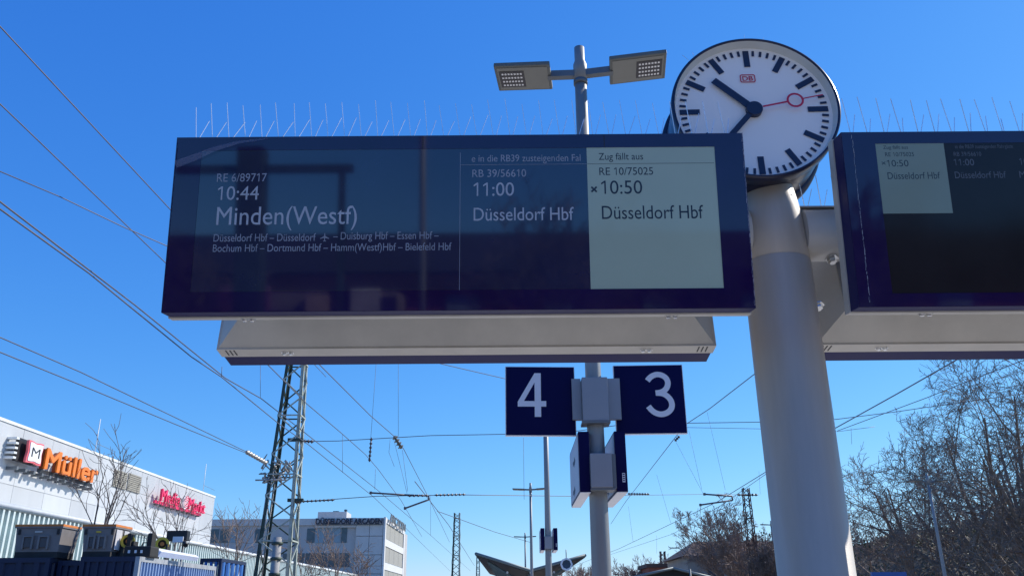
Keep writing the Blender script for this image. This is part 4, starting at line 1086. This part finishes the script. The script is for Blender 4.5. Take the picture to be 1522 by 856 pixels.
HY = 95.0; r0 = at(1036, 803, HY); r1 = at(1200, 806, HY); ez = at(1010, 828, HY).z
MB().bbox((r0.x-2.0, HY-4, -.9), (r1.x, HY+8, ez)).build('wall', housewall, hs_)
MB().hexa([(r0.x-2.6, HY-5, ez-.1), (r1.x, HY-5, ez-.1), (r1.x, HY+9, ez-.1), (r0.x-2.6, HY+9, ez-.1), (r0.x, HY+1.6, r0.z), (r1.x, HY+1.6, r0.z), (r1.x, HY+2.4, r0.z), (r0.x, HY+2.4, r0.z)]).build('roof', rooftile, hs_)
MB().bbox((r0.x+4, HY+1, r0.z-.5), (r0.x+5, HY+2.5, r0.z+.7)).build('chimney', brick, hs_)
for k in range(5): MB().bbox((r0.x+k*3.2, HY-4.1, ez-2.4), (r0.x+k*3.2+1.2, HY-3.99, ez-.8)).build('window', winglass, hs_)
h2 = empty('low_brick_house', (16, 120, 0), 'low red brick building just left of the brown roofed house', 'house')
q0 = at(964, 843, 118); q1 = at(1000, 838, 118)
MB().bbox((q0.x, 118, -.9), (q1.x+1, 126, q0.z)).build('wall', brick, h2)
MB().bbox((q0.x-.3, 117.7, q0.z+.002), (q1.x+1.2, 126.3, q0.z+.5)).build('roof', rooftile, h2)
# hillside behind the trees
def hill_h(x, y):
    s = max(0, min(1, (x-23)/54)); base = 7.2 + 8.6*s**1.2 - 1.3
    f = max(0, min(1, (y-62)/18)); return -.9 + (base)*(f*f*(3-2*f)) + .6*sin(x*.35+y*.2) * f + .35*sin(x*1.1)*f
m = MB(); nx, ny = 90, 34
for j in range(ny+1):
    for i in range(nx+1):
        x = 23+i*1.9 + (j*.35); y = 57+j*3.6; m.v.append((x, y, hill_h(x, y) * min(1, (i+1)/6) - (.0 if i else 3)))
for j in range(ny):
    for i in range(nx):
        k = j*(nx+1)+i; m.f.append((k, k+1, k+nx+2, k+nx+1)); m.sm.append(True)
m.build('hillside', hillmat, kind='structure')
def scatter(name, label, m_, n, fn, s0, s1, seed, cat, group=None):
    r = random.Random(seed); mb = MB()
    for i in range(n):
        p = fn(r); s = r.uniform(s0, s1); a = Vector((r.gauss(0,1), r.gauss(0,1), r.gauss(0,1))).normalized(); b = a.orthogonal().normalized(); 
        b = (b*cos(1)+a.cross(b)*sin(r.uniform(0,6))).normalized(); c_ = a.cross(b)
        k = len(mb.v); mb.v += [tuple(p+b*s), tuple(p+c_*s*.6), tuple(p-b*s), tuple(p-c_*s*.6)]; mb.f.append((k,k+1,k+2,k+3)); mb.sm.append(False)
    return mb.build(name, m_, None, label, cat, group, kind='stuff')
def on_hill(r):
    x = r.uniform(24, 110); y = r.uniform(62, 104); 
    h = hill_h(x, y); g = max(0, sin(x*.55+1)*.5+sin(x*.23+y*.1)*.5); return Vector((x, y, h + r.random()**2*(.5+2.2*g)))
scatter('ivy_scrub', 'dark evergreen scrub covering the hillside behind the trees', leafmat, 60000, on_hill, .07, .20, 3, 'shrubbery')
scatter('dry_undergrowth', 'brown leafless undergrowth on the hillside foot', leafbrn, 50000, lambda r: (lambda x, y: Vector((x, y, hill_h(x, y)+r.random()**1.5*1.6)))(r.uniform(23, 100), r.uniform(58, 84)), .05, .14, 5, 'undergrowth')
# blue board at the bottom right
p = at(1322, 853, 20); t = empty('blue_board', (p.x, 20, 0), 'small blue board at the bottom edge right of the big pole', 'sign')
MB().bbox((at(1295,850,20).x, 20, p.z-.5), (at(1347,850,20).x, 20.06, at(1320,849.5,20).z)).build('panel', mat('board_blue', (.02,.09,.30), .4), t)
MB().tube([(p.x-.3, 20.1, -.9), (p.x-.3, 20.1, p.z-.1)], .03, 8).tube([(p.x+.3, 20.1, -.9), (p.x+.3, 20.1, p.z-.1)], .03, 8).build('post', galvdark, t)

# ================================================================== BARE TREES
def bare_tree(base, H, label, seed, m_, stems=5, spread=.5, lvls=5, lean=(0,0), r0=None, rmin=.006, dens=1.0, trunk=.18, name='bare_tree', group='bare trees', kids_n=(5,5,5,4), droop=.0, bend=.22, arc=(.45,.95), ratio=(.42,.68), limb=(.50,.62), lift=.12, rise=.06):
    r = random.Random(seed); base = Vector(base); r0 = r0 or H*.017
    tr = MB(); cr = MB()
    def grow(p, d, L_, rad_, lv, mb):
        n = 4 if lv < 2 else 3; sg_ = 4 if lv < 2 else (3 if lv < 4 else 2)
        pts = [p]; rs = [rad_]; q = p.copy(); dd_ = d.copy(); r_end = max(rmin*.7, rad_*(.16 if lv < lvls-1 else .5))
        for i in range(sg_):
            dd_ = (dd_ + Vector((r.gauss(0,1), r.gauss(0,1), r.gauss(0,1)))*bend*.6 + Vector((0,0,rise if lv < 3 else rise*.5-droop))).normalized()
            q = q + dd_*L_/sg_; pts.append(q.copy()); rs.append(rad_ + (r_end-rad_)*(i+1)/sg_)
        mb.tube(pts, rs, 6 if lv < 1 else (5 if lv == 1 else 3), caps=False, smooth=lv < 3)
        if lv >= lvls: return
        kn = kids_n[min(lv, len(kids_n)-1)]; kn = max(2, int(round(kn*dens*r.uniform(.8, 1.25))))
        for k in range(kn):
            f = .28 + .72*(k+r.random()*.8)/kn; f = min(f, .99)
            i = min(sg_-1, int(f*sg_)); g = f*sg_-i; pp = pts[i].lerp(pts[i+1], g); ax = (pts[i+1]-pts[i]).normalized()
            side = ax.orthogonal().normalized(); side = Matrix.Rotation(r.uniform(0, 2*pi), 3, ax) @ side
            ang = r.uniform(*arc)
            nd = (ax*cos(ang) + side*sin(ang) + Vector((0,0,lift))).normalized()
            rr = rs[i] + (rs[i+1]-rs[i])*g
            grow(pp, nd, L_*r.uniform(*ratio)*(1.05-.35*f), max(rmin, rr*r.uniform(.45,.65)), lv+1, cr)
    th = H*trunk
    top = base + Vector((lean[0]*.15, lean[1]*.15, th))
    tr.tube([base, base.lerp(top, .5)+Vector((r.uniform(-.05,.05),0,0)), top], [r0*1.25, r0*1.05, r0], 8, smooth=True)
    for s in range(stems):
        a = 2*pi*s/stems + r.uniform(-.4, .4); sp = spread*r.uniform(.5, 1.2)
        if s == 0: sp *= .25
        d = Vector((cos(a)*sp + lean[0]/H, sin(a)*sp + lean[1]/H, 1)).normalized()
        grow(top - Vector((0,0,r0*.5)), d, H*r.uniform(*limb), r0*r.uniform(.5, .75), 0, tr)
    t = empty(name, base, label, 'tree', group)
    tr.build('trunk', m_, t); cr.build('crown', m_, t); return t
gz = -.9
# small street trees in front of the mall
p = at(137, 790, 44); bare_tree((p.x, 44, 0), at(170, 640, 44).z*.86, 'slender bare tree in front of the orange lettering', 11, bark2, 3, .38, 2, lean=(1.6,0), rmin=.016, r0=.12, trunk=.44, kids_n=(6,4), bend=.3)
p = at(262, 800, 52); bare_tree((p.x, 52, 0), at(262, 700, 52).z*.86, 'slender bare tree in front of the red lettering', 23, bark2, 4, .38, 2, rmin=.016, r0=.11, trunk=.42, kids_n=(6,4), bend=.3)
p = at(353, 830, 70); bare_tree((p.x, 70, 0), at(355, 742, 70).z*.93, 'slender bare tree between the mall end and the lattice mast', 31, bark3, 4, .38, 2, rmin=.02, r0=.12, trunk=.35, kids_n=(7,4), bend=.3)
for i, (px, py, Y, lab) in enumerate([(462,815,70,'pale bare tree just right of the lattice mast in front of the grey block'), (503,800,72,'pale bare tree in front of the DÜSSELDORF letters'), (540,826,75,'low bare tree in front of the panelled corner of the grey block')]):
    p = at(px, py, Y); bare_tree((p.x, Y, 0), p.z*.95+1.0, lab, 40+i, bark3, 4, .3, 2, rmin=.02, r0=.09, trunk=.3, kids_n=(6,4), bend=.3)
# the big bare trees on the right
specs = [((20.2, 33, gz), 11.4, 7, .85, (-3.6, 0), 'large bare tree whose crown reaches left to the big pole', 101, bark, (7,6,5,3)),
         ((24.8, 31, gz), 13.2, 7, .78, (-3.6, 0), 'tallest bare tree at the right photo edge', 122, bark, (7,6,5,3)),
         ((17.0, 36, gz), 9.0, 6, .75, (-1.0, 0), 'smaller bushy bare tree directly right of the big pole', 103, bark3, (6,6,5,3)),
         ((22.4, 37, gz), 12.6, 6, .65, (-2.0, 0), 'bare tree with arching limbs behind the lamp column on the far platform', 114, bark, (6,6,5,3)),
         ((18.3, 30, gz), 6.6, 5, .80, (-.8, 0), 'low many-stemmed bare tree behind the blue board', 106, bark, (5,5,3,2))]
for b_, H, st, sp, ln, lab, sd_, m_, kn_ in specs:
    Sx = 1.42; b_ = (b_[0]*Sx, b_[1]*Sx, gz); H = (H-2.5)*Sx+2.5; ln = (ln[0]*Sx, 0)
    bare_tree(b_, H, lab, sd_, m_, st, sp, 4, lean=ln, rmin=.0135, r0=H*.027, trunk=.06, kids_n=kn_, bend=.17, arc=(.45,1.1), ratio=(.42,.64), limb=(.66,.84), lift=-.02, rise=.015)
# trees left of the pole and far ones
p = at(1110, 856, 62); bare_tree((p.x, 62, gz), at(1110, 752, 62).z*1.2+.6, 'wide bare tree in front of the brown roofed house', 201, bark3, 9, .95, 4, arc=(.4,1.0), bend=.2, rmin=.018, r0=.2, trunk=.12, kids_n=(6,6,5,4))
p = at(1150, 856, 58); bare_tree((p.x, 58, gz), at(1110, 790, 58).z*1.1+.9, 'darker bare tree half hidden behind the big pole', 202, bark2, 7, .6, 4, rmin=.013, r0=.2, trunk=.1, kids_n=(6,6,5,4))
for i, (px, py, Y, lab) in enumerate([(945,826,125,'far bare tree right of the near column'), (966,824,130,'far bare tree above the low red brick building'), (880,838,120,'far bare tree behind the near column'), (858,838,130,'far bare tree behind the right canopy wing')]):
    p = at(px, py, Y); bare_tree((p.x, Y, gz), p.z+.9, lab, 60+i, bark3, 6, .5, 3, rmin=.03, r0=.22, trunk=.2, kids_n=(7,6,4))

# ================================================================== BEHIND THE CAMERA (seen in the display glass)
bb = empty('brick_station_building', (-8, -34, 0), 'long dark brick station building behind the viewer, mirrored in the boards', 'building')
MB().bbox((-60, -46, -.9), (60, -34, 7.5)).build('wall', brick, bb)
MB().hexa([(-61,-47,7.5),(61,-47,7.5),(61,-33,7.5),(-61,-33,7.5),(-59,-42,10.2),(59,-42,10.2),(59,-38,10.2),(-59,-38,10.2)]).build('roof', dkroof, bb)
for k in range(24): MB().bbox((-56+k*4.8, -34.0+.001, 4.2), (-54.4+k*4.8, -33.9, 6.4)).build('window', winblue, bb)
MIRROR_ROW = True
def mirror_hit(px, py, Y):
    d = ray(px, py); c_, n_ = fL[0], fL[3]; t_ = (c_-CAM).dot(n_)/d.dot(n_); P_ = CAM+d*t_
    q = d - n_*2*d.dot(n_); return P_ + q*((Y-P_.y)/q.y)
xa, xb = sorted((mirror_hit(262, 430, -31).x, mirror_hit(590, 430, -31).x)); zr = mirror_hit(420, 424, -31).z
sh = empty('reflection_row', ((xa+xb)/2, -32, -.9), 'added low row of coloured blocks behind the viewer, mirrored low in the Minden board', 'building')  # unseen row added to put colour patches into the board's reflection
MB().bbox((xa, -33.9, -.9), (xb, -31.1, zr-.3)).build('wall', housewall, sh)  # backing block of the added reflection row
cols = [('block_rose', (.50,.22,.24)), ('block_dark', (.03,.03,.05)), ('block_orange', (.60,.20,.10)), ('block_sand', (.50,.36,.30)), ('block_teal', (.12,.30,.36)), ('block_plum', (.22,.10,.18)), ('block_pale', (.55,.50,.52))]
rr_ = random.Random(5); x_ = xa
while x_ < xb:
    w_ = rr_.uniform(.8, 2.6); nm_, c_ = cols[rr_.randrange(7)]
    MB().bbox((x_, -31.099, -.9), (min(x_+w_, xb), -31.0+rr_.uniform(0,.3), zr-rr_.uniform(0, 1.3))).build('colour_block', mat(nm_, c_, .6, 0, .2, 1), sh); x_ += w_+.02
p = mirror_hit(628, 320, -14); q = mirror_hit(355, 320, -14)
t = empty('lamp_post', (p.x, -14, 0), 'slim grey lamp post behind the viewer, mirrored in the Minden board', 'street lamp')
MB().tube([(p.x, -14, 0), (p.x, -14, 14)], [.09, .07], 12).build('pole', galv, t)
MB().bev((p.x, -14, 14.0), (1.6, .4, .1), .02).build('lamp_head', lampgrey, t)
t = empty('catenary_portal', (q.x, -15, 0), 'dark steel portal post with arm behind the viewer, mirrored in the Minden board', 'mast')
zt_ = mirror_hit(355, 222, -15).z; za = mirror_hit(355, 252, -15).z; q2 = mirror_hit(508, 300, -15)
MB().bbox((q.x-.33, -15.3, -.9), (q.x+.33, -14.7, zt_)).build('post', mastgrn, t)
MB().bbox((mirror_hit(262,252,-15).x, -15.1, za-.1), (q.x-.34, -14.9, za+.1)).bbox((q.x+.34, -15.1, za-.1), (mirror_hit(525,252,-15).x, -14.9, za+.1)).build('cross_beam', mastgrn, t)
MB().bbox((q2.x-.08, -15.08, za-6), (q2.x+.08, -14.92, za-.11)).build('drop_post', mastgrn, t)
for i, (x, y, H) in enumerate([(-14, -30, 10.5), (2, -28, 12), (8, -29, 11), (15, -30, 12.5), (24, -28, 12)]):
    bare_tree((x, y, gz), H, ['bare tree', 'tall bare tree', 'wide bare tree', 'tallest bare tree', 'last bare tree'][i] + ' behind the viewer, mirrored in the board glass', 300+i, bark2, 6, .5, 3, rmin=.02, r0=.16, trunk=.15, kids_n=(7,7,5))
